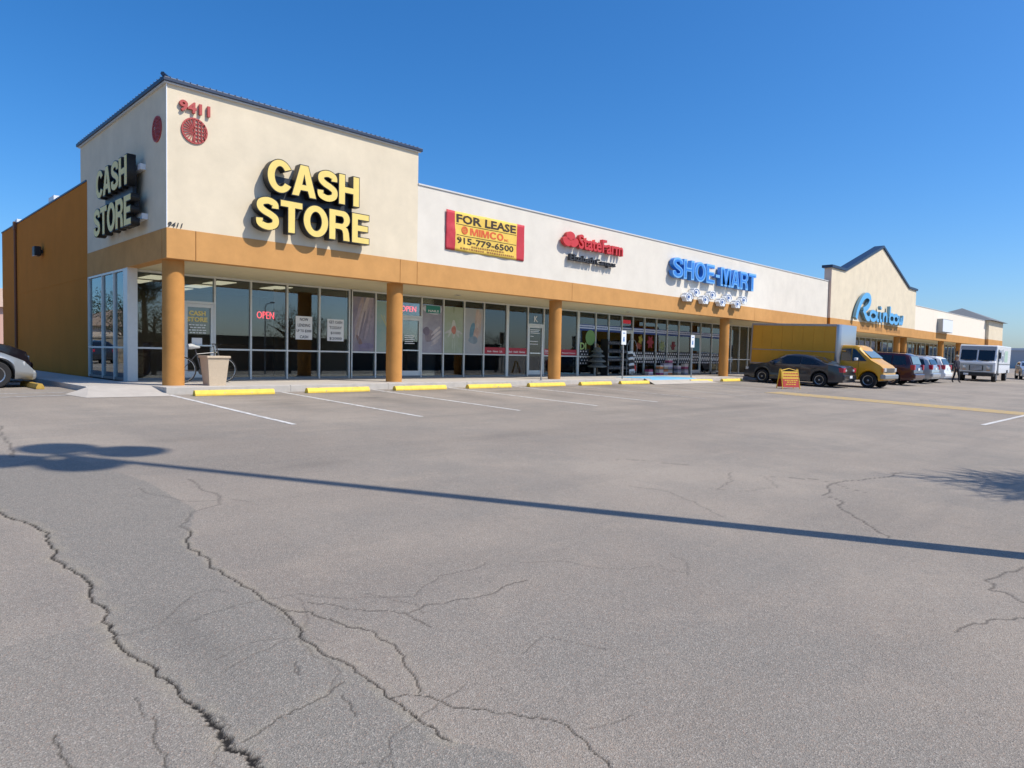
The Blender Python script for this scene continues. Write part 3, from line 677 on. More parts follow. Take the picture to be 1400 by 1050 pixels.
channel('CASH', 4.38, 1.61, 4.91, 5.69, -.38, .20, SIGNY, SIGNK, s, side='L')
channel('STORE', 4.61, 1.31, 3.90, 4.69, -.38, .20, SIGNY, SIGNK, s, side='L')
rel(s)
s = sign('address_numerals', 'raised red 9411 numerals at the top corner of the cream front wall', .6, 6.6)
letters('9411', .27, .98, 6.50, 6.76, -.075, .06, [REDPT, REDPT], s, bold=.035, name='numeral'); rel(s)
s = sign('address_numerals', 'small black slanted 9411 numerals just above the tan band at the corner', .2, 3.8)
letters('9411', .03, .36, 3.76, 3.875, -.02, .015, [INK, INK], s, bold=.008, name='numeral', shear=.25); rel(s)
def emblem(parent, ctr, r, side):
    """round globe emblem: rim, spokes on the left half, grid on the right half"""
    d = .03
    def P(u, w, t): return (ctr[0]+u, -.002-t, ctr[2]+w) if side == 'F' else (-.002-t, ctr[1]-u, ctr[2]+w)
    def bar(name, pts, w):
        b = MB(); n = len(pts)
        for (u0, w0), (u1, w1) in zip(pts[:-1], pts[1:]):
            L = math.hypot(u1-u0, w1-w0) or 1; nx, ny = -(w1-w0)/L*w/2, (u1-u0)/L*w/2
            c = [(u0+nx, w0+ny), (u1+nx, w1+ny), (u1-nx, w1-ny), (u0-nx, w0-ny)]
            k = len(b.v); b.v += [P(*q, 0) for q in c]+[P(*q, d) for q in c]
            for f in ((0, 1, 2, 3), (7, 6, 5, 4), (0, 4, 5, 1), (1, 5, 6, 2), (2, 6, 7, 3), (3, 7, 4, 0)): b.f.append(tuple(k+i for i in f)); b.m.append(0)
        return b.build(name, REDPT, parent)
    bar('rim', [(r*.92*math.cos(t*math.pi/20), r*.92*math.sin(t*math.pi/20)) for t in range(41)], r*.13)
    bar('hub_arc', [(r*.20*math.cos(R(a)), r*.20*math.sin(R(a))) for a in range(90, 271, 20)], r*.08)
    bar('mid_bar', [(0, -r*.9), (0, r*.9)], r*.10)
    for a in range(100, 271, 16): bar('spoke', [(r*.2*math.cos(R(a)), r*.2*math.sin(R(a))), (r*.9*math.cos(R(a)), r*.9*math.sin(R(a)))], r*.055)
    for u in (.26, .52, .74): h = math.sqrt(1-u*u)*.92; bar('grid_bar', [(u*r, -h*r), (u*r, h*r)], r*.065)
    for w in (-.56, -.28, 0, .28, .56): h = math.sqrt(1-w*w)*.92; bar('grid_bar', [(0, w*r), (h*r, w*r)], r*.065)
s = sign('round_emblem', 'round red globe emblem on the sunlit wall under the red numerals', .63, 6.11); emblem(s, (0, 0, 0), .31, 'F')
s = thing('round_emblem', 'round red globe emblem on the shaded side wall near the corner', 'sign', (0, .60, 6.13)); emblem(s, (0, 0, 0), .31, 'L')

# lease banner: a slightly wavy cloth
s = sign('lease_banner', 'yellow and red FOR LEASE banner tied flat on the white wall', 10.2, 4.9)
bn = MB(); x0, x1, z0, z1 = 8.40, 12.02, 4.255, 5.52; NX, NZ = 48, 14
def bz(u, w):       # cloth relief
    return -.03-.012*math.sin(u*3.1+w*1.3)-.010*math.sin(u*7.7-w*4)-.03*math.exp(-((u-.9-w*-.9)/.12)**2)*(w < .75)-.02*math.exp(-((u-.62+w*.9)/.10)**2)
def bmat(u): return 1 if (u < .34 or u > 3.28) else (2 if (u < .40 or u > 3.235) else 0)
for i in range(NX+1):
    for j in range(NZ+1): u, w = i/NX*3.62, j/NZ*1.265; bn.v.append((x0+u, bz(u, w), z0+w))
for i in range(NX):
    for j in range(NZ):
        k = i*(NZ+1)+j; bn.f.append((k, k+NZ+1, k+NZ+2, k+1)); bn.m.append(bmat((i+.5)/NX*3.62))
def cloth_text(t, a, b, z0_, z1_, m_, bold):
    me = text_mesh(t, .1, bold, 0, 2); bb_ = bnds(me_co(me)); f0 = wall_map(a, b, z0_, z1_, 0, .003, bb_)
    def fn(c):
        q = f0(c); q[:, 1] += np.array([bz(X-x0, Z-z0)-.007 for X, Z in zip(q[:, 0], q[:, 2])]); return q
    return place_mesh(me, 'lettering', fn, [m_], s)
def cloth_box(b, xa, xb, za, zb):
    n = max(1, int((xb-xa)/.07))
    for i in range(n):
        u0, u1 = xa+(xb-xa)*i/n, xa+(xb-xa)*(i+1)/n
        b.quad(*[(X, bz(X-x0, Z-z0)-.006, Z) for X, Z in ((u0, za), (u1, za), (u1, zb), (u0, zb))])
bo = bn.build('banner_cloth', [BANY, BANR, INK], s); bo.data.polygons.foreach_set('use_smooth', [True]*len(bo.data.polygons))
sd_ = bo.modifiers.new('thick', 'SOLIDIFY'); sd_.thickness = .004
cloth_text('FOR LEASE', 8.84, 11.58, 5.17, 5.45, mat('banner_ink', (.035, .02, .012), .7), .03)
cloth_text('MIMCO', 9.45, 10.98, 4.83, 5.07, BANO, 1.0)
cloth_text('INC.', 11.02, 11.24, 4.83, 4.92, BANO, .01)
cloth_text('915-779-6500', 8.84, 11.48, 4.50, 4.72, MATS['banner_ink'], .025)
ln = MB(); cloth_box(ln, 8.82, 11.62, 5.113, 5.130); cloth_box(ln, 8.82, 11.62, 4.763, 4.78); ln.build('rule_line', MATS['banner_ink'], s)
sm = MB()
for row, (a, b, z) in enumerate(((9.5, 11.0, 4.42), (9.0, 10.1, 4.33), (10.2, 11.5, 4.33))):
    x = a
    while x < b: w = .05+.06*random.random(); cloth_box(sm, x, min(b, x+w), z, z+.055); x += w+.03
so_ = sm.build('small_print', mat('banner_print', (.30, .13, .03), .7), s)
so_['kind'] = 'stuff'
ring = MB()
for k in range(20):
    a, b = R(k*18), R(k*18+18)
    ring.quad(*[(9.2+q*math.cos(t)*.15, bz(.8+q*math.cos(t)*.15, .7)-.012, 4.96+q*math.sin(t)*.13) for q, t in ((.72, a), (1, a), (1, b), (.72, b))])
for u in (-.4, 0, .4): cloth_box(ring, 9.2+u*.15-.012, 9.2+u*.15+.012, 4.86, 5.06); cloth_box(ring, 9.08, 9.32, 4.96+u*.13-.01, 4.96+u*.13+.01)
ring.build('globe_mark', BANO, s)
rel(s)

# insurance sign
s = sign('insurance_sign', 'raised red letters with three joined red ovals high on the white wall', 15.9, 5.3)
def oval(x, z, a, b_, rot=0):
    b = MB(); o = []
    for k in range(28):
        t = 2*math.pi*k/28; u, w = a*math.cos(t), b_*math.sin(t); o.append((x+u*math.cos(rot)-w*math.sin(rot), z+u*math.sin(rot)+w*math.cos(rot)))
    b.prism(o, 'y', -.21, -.06)
    return b.build('logo_oval', SIGNR, s, bevel=.01)
oval(14.37, 5.455, .26, .17); oval(14.16, 5.225, .25, .16, R(-20)); oval(14.60, 5.225, .25, .16, R(20))
letters('State', 14.86, 16.28, 5.05, 5.60, -.21, .15, [SIGNR, SIGNR], s, bold=.022)
letters('Farm', 16.33, 17.72, 5.055, 5.58, -.21, .15, [SIGNR, SIGNR], s, bold=.022); rel(s)
s = sign('agent_name_sign', 'small black raised agent name letters below the red insurance sign', 15.8, 4.65)
letters('Elizabeth', 14.38, 15.88, 4.56, 4.80, -.20, .14, [INK, INK], s, bold=.012); letters('Campos', 15.98, 17.25, 4.50, 4.78, -.20, .14, [INK, INK], s, bold=.012); rel(s)
# shoe store sign
s = sign('shoe_store_sign', 'blue SHOE-MART channel letters on the white wall', 25.5, 5)
letters('SHOE', 21.45, 25.25, 4.57, 5.50, -.27, .21, [BLUEL2, BLUEL], s, bold=1.012); letters('-', 25.36, 25.75, 4.92, 5.06, -.27, .21, [BLUEL2, BLUEL], s, bold=1.012)
letters('MART', 25.86, 29.70, 4.55, 5.47, -.27, .21, [BLUEL2, BLUEL], s, bold=1.012)
for txt, a, b in (('SHOE', 21.45, 25.25), ('MART', 25.86, 29.70)):
    lettering(txt, a+.07, b-.07, 4.64, 5.41, -.276, .004, [BLUEL], s, bold=.965, name='neon_channel')
rel(s)
s = sign('foot_emblem_row', 'row of eight white scalloped discs with blue swirls under the blue shoe shop letters', 25.6, 3.9)
for i, (x, z) in enumerate(((22.87, 3.77), (23.52, 4.03), (24.39, 3.75), (25.06, 4.02), (26.06, 3.74), (26.70, 4.0), (27.66, 3.75), (28.35, 4.0))):
    b = MB(); o = []
    for k in range(36):
        t = 2*math.pi*k/36; rr = .30+.035*math.cos(6*t); o.append((x+rr*1.12*math.cos(t), z+rr*.68*math.sin(t)))
    b.prism(o, 'y', -.30, -.06); em = b.build('scallop_disc', [WPLAS], s)
    q = MB()
    for k in range(16):
        a, c = R(k*18-30), R(k*18-8)
        for r0, r1 in ((.62, .78),): q.quad(*[(x+rr*.34*math.cos(t), -.305, z+rr*.21*math.sin(t)) for rr, t in ((r0, a), (r1, a), (r1, c), (r0, c))])
    q.poly([(x+.11*math.cos(t*.52)-.05, -.3055, z+.075*math.sin(t*.52)) for t in range(12)]); q.build('swirl', mat('swirl_blue', (.06, .12, .30), .5), em)
rel(s)
# script sign
s = sign('script_sign', 'light blue script Rainbow letters on the gabled front', 49.5, 4.5)
off = [0]
def stroke(pts, w, name='letter'):
    P = [np.array(q, float) for q in pts]; out = []
    for i in range(len(P)-1):
        p0, p1, p2, p3 = P[max(i-1, 0)], P[i], P[i+1], P[min(i+2, len(P)-1)]
        for t in np.linspace(0, 1, 7)[:-1]: out.append(.5*((2*p1)+(-p0+p2)*t+(2*p0-5*p1+4*p2-p3)*t*t+(-p0+3*p1-3*p2+p3)*t**3))
    out.append(P[-1]); out = np.array(out); n = len(out); d = np.gradient(out, axis=0); L = np.hypot(d[:, 0], d[:, 1])+1e-9; nr = np.stack([-d[:, 1]/L, d[:, 0]/L], 1)
    b = MB(); yf, yb = YF-.30-.004*off[0], YF-.10-.002*off[0]
    a, c = out+nr*w/2, out-nr*w/2
    for i in range(n): b.v += [(a[i, 0], yf, a[i, 1]), (c[i, 0], yf, c[i, 1]), (c[i, 0], yb, c[i, 1]), (a[i, 0], yb, a[i, 1])]
    for i in range(n-1):
        k = 4*i
        for j, mi in ((0, 0), (1, 1), (2, 1), (3, 1)): b.f.append((k+j, k+(j+1) % 4, k+4+(j+1) % 4, k+4+j)); b.m.append(mi)
    b.f += [(0, 1, 2, 3), (4*n-4, 4*n-3, 4*n-2, 4*n-1)]; b.m += [1, 1]
    return b.build(name, [CYANL, CYAND], s)
def sx(u): return 44.4+u*10.4
Zb = 3.93
stroke([(sx(.015), Zb-.05), (sx(.04), 4.40), (sx(.085), 4.95), (sx(.14), 5.38), (sx(.20), 5.60), (sx(.255), 5.55), (sx(.275), 5.30), (sx(.255), 4.98), (sx(.205), 4.70), (sx(.145), 4.52)], .40)
off[0] = .5
stroke([(sx(.145), 4.56), (sx(.175), 4.36), (sx(.205), 4.10), (sx(.24), 3.97), (sx(.275), 4.02)], .36)
def bowl(u, w=.062, h=.62): return [(sx(u+w*math.cos(R(a))), Zb+h/2+h/2*math.sin(R(a))) for a in range(20, 376, 25)]
off[0] = 1; stroke(bowl(.345), .25); off[0] = 2; stroke([(sx(.425), Zb+.66), (sx(.418), Zb+.30), (sx(.43), Zb+.06), (sx(.462), Zb+.02)], .25)
off[0] = 3; stroke([(sx(.495), Zb+.66), (sx(.490), Zb+.30), (sx(.50), Zb+.06), (sx(.53), Zb+.02)], .25); stroke([(sx(.497), Zb+.90), (sx(.505), Zb+1.05)], .26)
off[0] = 4; stroke([(sx(.563), Zb+.66), (sx(.560), Zb-.02)], .25); off[0] = 5; stroke([(sx(.565), Zb+.36), (sx(.59), Zb+.58), (sx(.62), Zb+.56), (sx(.632), Zb+.32), (sx(.635), Zb-.02)], .25)
off[0] = 6; stroke([(sx(.705), Zb+1.22), (sx(.698), Zb-.02)], .25); off[0] = 7; stroke(bowl(.748, .052), .25)
off[0] = 8; stroke(bowl(.845, .050), .25)
off[0] = 9; stroke([(sx(.912), Zb+.64), (sx(.918), Zb+.16), (sx(.938), Zb+.0), (sx(.957), Zb+.16), (sx(.960), Zb+.50)], .23); off[0] = 10; stroke([(sx(.962), Zb+.5), (sx(.970), Zb+.12), (sx(.988), Zb+.02), (sx(1.005), Zb+.25), (sx(1.012), Zb+.68)], .23)
rel(s)
s = sign('blank_sign_box', 'blank white rectangular sign box on the far cream wall', 68.9, 4.4)
B('cabinet', STEEL, s, (67.05, 70.7, -.45, .002, 3.80, 5.02)); B('face_panel', WPLAS, s, (67.1, 70.65, -.47, -.452, 3.85, 4.97)); rel(s)

# ------------------------------------------------------------------ window signs
YI = YG-.016            # printed films and papers sit on the outer face of the glass
def neon(x0, x1, z0, z1, label):
    s = thing('neon_open_sign', label, 'sign', ((x0+x1)/2, YI, z0))
    lettering('OPEN', x0, x1, z0, z1, YG+.04, .03, [NEON], s, bold=-.012)
    fr = MB(); fr.tube([(x0-.03, YG+.07, z1+.03), (x1+.03, YG+.07, z1+.03)], .008, 5); fr.tube([(x0+.1, YG+.07, z1+.03), (x0+.1, YG+.07, ZC-.1)], .004, 4); fr.build('hanger', BLACK, s); rel(s)
neon(3.72, 4.27, 1.88, 2.10, 'red neon OPEN sign hanging in the corner store window')
neon(9.14, 9.80, 2.42, 2.62, 'red neon OPEN sign over the door right of the second column')
def paper(name, label, x0, x1, z0, z1, lines, m=PAPER, ink=INK, cat='poster'):
    s = thing(name, label, cat, ((x0+x1)/2, YI, z0))
    B('sheet', m, s, (x0, x1, YI, YI+.004, z0, z1))
    n = len(lines); h = (z1-z0)/n
    for i, (t, fr) in enumerate(lines):
        c = (x0+x1)/2; w = (x1-x0)*fr/2; zt = z1-h*i
        lettering(t, c-w, c+w, zt-h*.80, zt-h*.28, YI-.004, .003, [ink], s, bold=.01)
    rel(s); return s
paper('window_notice', 'white poster starting NOW in the fourth corner store window', 4.97, 5.55, 1.27, 2.02, [('NOW', .5), ('LENDING', .75), ('UP TO $2000', .9), ('CASH', .5)])
paper('window_notice', 'white poster reading GET CASH TODAY beside the thick window post', 6.10, 6.72, 1.25, 1.98, [('GET CASH', .8), ('TODAY', .75), ('$1000', .6), ('$2000', .75)])
s = thing('door_decal', 'yellow CASH STORE lettering on the glass door behind the first column', 'sign', (1.9, YG, 1.7))
lettering('CASH', 1.68, 2.15, 1.86, 2.00, YG-.012, .003, [SIGNY], s, bold=.04); lettering('STORE', 1.62, 2.20, 1.68, 1.82, YG-.012, .003, [SIGNY], s, bold=.04)
hl = MB()
for k in range(4):
    x = 1.68+.03*(k % 2)
    while x < 2.15: w = .04+.07*random.random(); hl.box(x, min(x+w, 2.17), YG-.012, YG-.009, 1.58-.075*k, 1.605-.075*k); x += w+.025
hl.build('hours_lines', PAPER, s); B('notice_sheet', PAPER, s, (1.76, 2.05, YG-.012, YG-.009, 1.0, 1.22)); rel(s)

SKIN = mat('print_skin', (.46, .30, .22), .6, var=.15, vscale=5)
def poster(label, x0, x1, z0, z1, base, base2, shapes):
    s = thing('salon_poster', label, 'poster', ((x0+x1)/2, YI, z0))
    k = 'poster_'+label[:14]
    B('sheet', mat(k, base, .6, var=.1, vscale=2, col2=base2), s, (x0, x1, YI, YI+.004, z0, z1))
    for i, (cx, cz, a, b_, rot, colr) in enumerate(shapes):
        colr = tuple(.85*c+.15*(u+w)/2 for c, u, w in zip(colr, base, base2))
        p = MB(); pts = []
        for q in range(18):
            t = 2*math.pi*q/18; u, w = a*math.cos(t), b_*math.sin(t)*(1+.25*math.cos(t))
            X = x0+(x1-x0)*cx+u*math.cos(rot)-w*math.sin(rot); Z = z0+(z1-z0)*cz+u*math.sin(rot)+w*math.cos(rot)
            pts.append((min(x1, max(x0, X)), YI-.003-.0004*i, min(z1, max(z0, Z))))
        p.poly(pts); p.build('print_shape', mat('print_%.2f_%.2f_%.2f' % colr, colr, .6, var=.2, vscale=6), s)
    rel(s)
dn = R(-80)
poster('grey and lilac poster of slender fingers left of the second column', 7.06, 7.95, .93, 2.80, (.30, .27, .28), (.20, .17, .24),
       [(.28, .62, .75, .09, R(78), (.42, .33, .29)), (.50, .66, .85, .10, R(74), (.50, .42, .38)), (.72, .66, .85, .10, R(80), (.36, .30, .31)), (.90, .6, .7, .08, R(82), (.30, .26, .29)), (.30, .2, .22, .07, R(-60), (.22, .13, .10)), (.62, .10, .30, .10, 0, (.20, .17, .26)), (.15, .55, .7, .05, R(70), (.36, .30, .33)), (.40, .45, .6, .04, R(76), (.22, .18, .2)), (.60, .5, .6, .04, R(77), (.24, .2, .23))])
poster('pale green poster with thin yellow blades half behind the second column', 8.02, 8.98, .93, 2.72, (.35, .42, .33), (.22, .36, .34),
       [(.45, .5, .5, .025, R(-60), (.50, .48, .20)), (.5, .45, .55, .02, R(-72), (.55, .52, .30)), (.6, .25, .12, .06, R(60), (.20, .32, .28))])
poster('grey poster of a hand under a white top in the salon window', 10.03, 11.0, .93, 2.72, (.40, .39, .41), (.27, .25, .28),
       [(.5, .92, .46, .20, 0, (.62, .62, .64)), (.35, .35, .25, .22, R(60), (.25, .20, .21)), (.66, .46, .28, .055, R(38), (.55, .49, .46)), (.68, .37, .30, .055, R(36), (.57, .50, .46)), (.68, .28, .28, .05, R(34), (.52, .46, .43)), (.62, .20, .22, .045, R(30), (.46, .40, .38)), (.2, .45, .16, .16, 0, (.18, .14, .18))])
poster('sage green poster with a white and red flower in the salon window', 11.08, 12.05, .93, 2.72, (.30, .36, .22), (.40, .44, .33),
       [(.5, .52, .36, .10, R(90), (.56, .55, .46)), (.36, .48, .30, .07, R(60), (.52, .52, .44)), (.64, .48, .30, .07, R(120), (.52, .52, .44)), (.22, .46, .2, .05, R(20), (.55, .53, .48)), (.78, .46, .2, .05, R(160), (.55, .53, .48)), (.5, .5, .12, .16, 0, (.55, .16, .10)), (.5, .95, .16, .02, R(90), (.16, .20, .10)), (.45, .15, .3, .02, R(90), (.45, .50, .36)), (.55, .15, .3, .02, R(90), (.45, .50, .36))])
poster('blue grey poster of a raised hand in the last salon window', 12.13, 13.11, .93, 2.72, (.34, .37, .37), (.44, .43, .40),
       [(.6, .7, .55, .06, R(82), (.52, .38, .29)), (.72, .68, .58, .06, R(86), (.56, .43, .34)), (.84, .66, .5, .055, R(88), (.52, .39, .30)), (.4, .5, .35, .12, R(75), (.10, .25, .32)), (.62, .42, .3, .14, R(80), (.50, .34, .26)), (.45, .3, .25, .15, 0, (.20, .27, .30))])
s = thing('salon_sign', 'small green sign with white lettering at the top of the salon window', 'sign', (10.55, YI, 2.4)); B('board', mat('sign_green', (.02, .22, .17), .5), s, (10.2, 10.88, YI-.02, YI-.010, 2.42, 2.70))
lettering('NAILS', 10.30, 10.80, 2.46, 2.54, YI-.024, .003, [PAPER], s); rel(s)
s = thing('door_decal', 'white block of hours lettering on the salon door', 'sign', (9.5, YG, 1.4)); hl = MB()
for k in range(5): hl.box(9.25, 9.70-.05*(k % 2), YG-.012, YG-.009, 1.52-.07*k, 1.545-.07*k)
hl.build('hours_lines', PAPER, s); rel(s)
s = thing('suite_letter', 'white suite letter K over the insurance office door', 'sign', (16.2, YG, 2.4)); lettering('K', 16.13, 16.36, 2.36, 2.62, YG-.012, .003, [PAPER], s, bold=.02); rel(s)
REDB = mat('window_strip_red', (.42, .02, .035), .5)
for a, b, t, lab in ((14.57, 15.68, 'Auto · Home · Life', 'red window strip reading Auto Home Life'), ):
    pass
def redstrip(a, b, lines, lab):
    s = thing('window_strip', lab, 'sign', ((a+b)/2, YI, .93)); B('strip', REDB, s, (a, b, YI-.002, YI+.002, .93, 1.20))
    for t, f0, f1, z0, z1 in lines: lettering(t, a+(b-a)*f0, a+(b-a)*f1, z0, z1, YI-.006, .003, [PAPER], s, bold=.012)
    rel(s)
redstrip(13.18, 14.40, [('Auto · Home · Life', .15, .85, 1.0, 1.08)], 'red window strip at the left end of the insurance office')
redstrip(14.56, 15.68, [('Bank · Health · Business', .04, .92, 1.0, 1.08)], 'red window strip just left of the insurance office door')
redstrip(16.78, 17.81, [('Elizabeth', .1, .7, 1.08, 1.16), ('Campos', .1, .7, .97, 1.05)], 'red window strip between the insurance door and the third column')
redstrip(17.9, 19.04, [('Elizabeth Campos', .1, .92, 1.0, 1.07)], 'red window strip right behind the third column')
s = thing('door_decal', 'white rows of hours lettering on the insurance office door', 'sign', (16.2, YG, 1.5)); hl = MB()
for z, w in ((2.0, .6), (1.93, .55), (1.86, .6), (1.72, .2), (1.5, .5), (1.38, .5)): hl.box(15.9, 15.9+w, YG-.012, YG-.009, z, z+.025)
hl.build('hours_lines', PAPER, s); rel(s)

# shoe shop windows
s = thing('window_banner', 'pale blue lettered strip running along the top of the shoe shop windows', 'sign', (26, YI, 2.2)); STRIP = mat('strip_lilac', (.66, .72, .86), .6); STRB = mat('strip_blue', (.03, .07, .25), .6)
wx = [19.12, 20.43, 21.46, 22.55, 23.49, 24.53, 25.63, 26.69, 27.88, 29.2, 30.25, 31.52, 32.75]
for a, b in zip(wx[:-1], wx[1:]):
    pnl = B('banner_panel', STRB, s, (a+.05, b-.05, YI, YI+.003, 2.12, 2.42)); B('light_strip', STRIP, pnl, (a+.06, b-.06, YI-.003, YI-.001, 2.22, 2.38))
    q = MB(); x = a+.12
    while x < b-.14: w = .03+.05*random.random(); q.box(x, min(x+w, b-.1), YI-.006, YI-.0035, 2.265, 2.335); x += w+.03
    q.build('print_marks', STRB, pnl)
rel(s)
s = thing('window_decal_strip', 'black strip with white polka dots along the shoe shop windows', 'sign', (26, YI, .7)); DOT = mat('dot_white', (.85, .85, .85), .6); BLK = mat('decal_black', (.02, .02, .022), .5)
for a, b in zip(wx[4:-1], wx[5:]):
    pn = B('decal_panel', BLK, s, (a+.03, b-.03, YI, YI+.003, .60, 1.22)); q = MB()
    for r in range(4):
        x = a+.1+.1*(r % 2)
        while x < b-.1:
            q.poly([(x+.052*math.cos(t*1.047), YI-.002, .68+r*.15+.042*math.sin(t*1.047)) for t in range(6)]); x += .20
    q.build('dots', DOT, pn)
pn = B('decal_panel', BLK, s, (19.2, 19.95, YI, YI+.003, .5, 1.25)); q = MB()
for r in range(5):
    for k in range(3): q.poly([(19.35+k*.2+.1*(r % 2)+.05*math.cos(t*1.047), YI-.002, .58+r*.14+.035*math.sin(t*1.047)) for t in range(6)])
q.build('dots', DOT, pn); rel(s)
def blob(label, cx, cz, a, b_, colr, petals=0, cat='decal', name='window_decal', extra=None):
    s = thing(name, label, cat, (cx, YI, cz)); p = MB(); pts = []
    for q in range(40):
        t = 2*math.pi*q/40; k = 1+(.28*math.cos(petals*t) if petals else 0); pts.append((cx+a*k*math.cos(t), cz+b_*k*math.sin(t)))
    p.prism(pts, 'y', YI-.004, YI); p.build('decal_shape', mat('decal_%.2f_%.2f_%.2f' % colr, colr, .6, var=.12, vscale=8), s)
    if extra: extra(s)
    rel(s)
blob('round lime green decal in the first shoe shop window', 20.05, 1.80, 0.36, 0.36, (0.180, 0.330, 0.096), extra=lambda s: lettering('DI', 19.30, 19.75, 1.22, 1.55, YI-.006, .004, [mat('decal_lime', (.45, .6, .2), .6)], s))
blob('yellow orange cap shaped decal beside the lime green decal', 20.55, 1.35, 0.19, 0.17, (0.372, 0.216, 0.012), 3)
blob('yellow flower decal over the shoe shop door side', 24.2, 1.83, 0.16, 0.20, (0.330, 0.270, 0.030), 5)
blob('orange red flower decal below the yellow flower', 24.05, 1.50, 0.22, 0.16, (0.252, 0.048, 0.018), 6)
blob('big red flower decal in the shoe shop window', 25.1, 1.72, 0.26, 0.29, (0.252, 0.018, 0.030), 6)
blob('pale green hand shaped decal in the shoe shop window', 26.25, 1.55, 0.22, 0.23, (0.228, 0.270, 0.120), 7)
blob('dark red flower decal right of the pale green decal', 27.35, 1.58, 0.20, 0.22, (0.192, 0.018, 0.024), 6)
s = thing('red_window_sign', 'small red sign glowing at the top of the shoe shop window', 'sign', (22.9, YI, 2.55)); B('board', mat('red_lit', (.7, .03, .06), .5, emit=.12), s, (22.62, 23.3, YI, YI+.006, 2.60, 2.78)); rel(s)
s = thing('window_poster', 'teal poster on the shoe shop window behind the right parking sign', 'poster', (29.9, YI, 1.6)); B('sheet', mat('poster_teal', (.10, .27, .33), .6, var=.15, vscale=4), s, (29.28, 30.15, YI, YI+.004, 1.35, 2.08)); rel(s)
# goods behind the glass
def shoe_rack(x0, label, y0=5):
    s = thing('shoe_rack', label, 'shelf', (x0, y0, 0)); w = 1.75
    B('upright', BLACK, s, (0, .05, -.2, .2, .005, 1.75)); B('upright', BLACK, s, (w, w+.05, -.2, .2, .005, 1.75))
    for z in (.3, .7, 1.1, 1.5):
        B('shelf', BLACK, s, (.051, w-.001, -.2, .2, z, z+.025)); q = MB()
        for k in range(12):
            x = .1+k*.148; q.box(x, x+.09, -.18, .06, z+.026, z+.10); q.box(x+.01, x+.08, -.02, .06, z+.10, z+.17)
        q.build('shoes', mat('shoes_mix', (.13, .12, .12), .6, var=.95, vscale=9), s)
    return s
shoe_rack(20.75, 'dark rack of mixed shoes in front of the left shoe shop windows', 2.95); shoe_rack(26.6, 'dark shoe rack right behind the shoe shop glass')
s = thing('display_tree', 'tiered grey display stand shaped like a tree before the first shoe shop window', 'display', (19.95, 2.75, 0))
MB().tube([(0, 0, .005), (0, 0, 1.5)], .05, 8).build('trunk', BARK, s)
for z, r in ((.42, .46), (.66, .42), (.90, .36), (1.12, .28)): MB().lathe([(r*.7, -.03), (r, 0), (r*.97, .05), (r*.6, .13), (r*.5, .20), (r*.3, .22)], (rng.normal()*.03, 0, z), 9).build('tier', mat('tier_grey', (.11, .125, .12), .6, var=.6, vscale=22), s, smooth=True)
boxcols = [(.5, .42, .5), (.42, .1, .2), (.55, .5, .48), (.55, .22, .08), (.4, .36, .3), (.3, .3, .4)]
bw = [mat('stripe_box_%d' % i, c, .6, var=.15, vscale=9) for i, c in enumerate(boxcols)]
stacks = [(24.55, 2), (25.55, 3), (26.0, 4), (26.42, 5), (27.3, 3), (28.05, 4)]
hues = ['lilac', 'crimson', 'cream', 'orange', 'tan', 'slate']
for i, (x, n) in enumerate(stacks):
    for k in range(n):
        hx = (i+k) % 6
        s = thing('shoe_box', '%s striped box, level %d of the %s stack in front of the shoe shop glass' % (hues[hx], k+1, ['first', 'second', 'third', 'fourth', 'fifth', 'sixth'][i]), 'box', (x, 2.93, .002+k*.165), rng.normal()*.05, 'striped boxes stacked along the shoe shop window')
        B('carton', bw[hx], s, (-.19, .19, -.12, .12, 0, .12)); B('lid', [PAPER, SIGNK][k % 2], s, (-.195, .195, -.125, .125, .1205, .16))
# wire stand with striped and red goods outside the shoe shop
s = thing('wire_display_stand', 'wire stand with arched top holding striped and red goods outside the shoe shop', 'display', (22.75, 2.75, 0))
q = MB(); q.tube([(-.42, 0, .0), (-.42, 0, 1.45), (-.25, 0, 1.72), (0, 0, 1.82), (.25, 0, 1.72), (.42, 0, 1.45), (.42, 0, 0)], .014, 6); q.tube([(-.42, .3, 0), (-.42, .3, 1.3), (.42, .3, 1.3), (.42, .3, 0)], .012, 6); q.build('frame', STEEL, s)
for z in (.18, .55, .95): B('shelf', STEEL, s, (-.41, .41, -.01, .31, z, z+.012))
for i in range(7): MB().tube([(-.30+.02*i, .06, 1.12-.15*i), (-.08+.03*i, -.04, 1.17-.15*i), (.10+.03*i, .06, 1.06-.15*i)], .075, 8).build('striped_roll', [WPLAS, SIGNK][i % 2], s, smooth=True)
MB().lathe([(.10, 0), (.2, .05), (.22, .25), (.12, .38)], (.18, .12, .2), 12).build('red_bag', mat('bag_red', (.5, .04, .03), .6), s, smooth=True)
MB().lathe([(.2, 0), (.24, .05), (.20, .16), (.05, .2)], (.05, .12, .97), 12).build('white_bag', WPLAS, s, smooth=True)
# luggage cart
s = thing('flat_cart', 'low metal flat cart with a tall hoop handle by the shoe shop glass', 'cart', (30.6, 2.6, 0))
B('deck', STEEL, s, (-.1, 1.25, -.25, .25, .16, .21)); q = MB(); q.tube([(0, -.22, .21), (0, -.22, .98), (0, .22, .98), (0, .22, .21)], .018, 6); q.build('handle', STEEL, s)
for x in (.1, 1.1):
    for y in (-.2, .2): MB().lathe([(.06, -.02), (.075, 0), (.06, .02)], (x, y, .078), 12, 'y').build('caster', RUB, s)

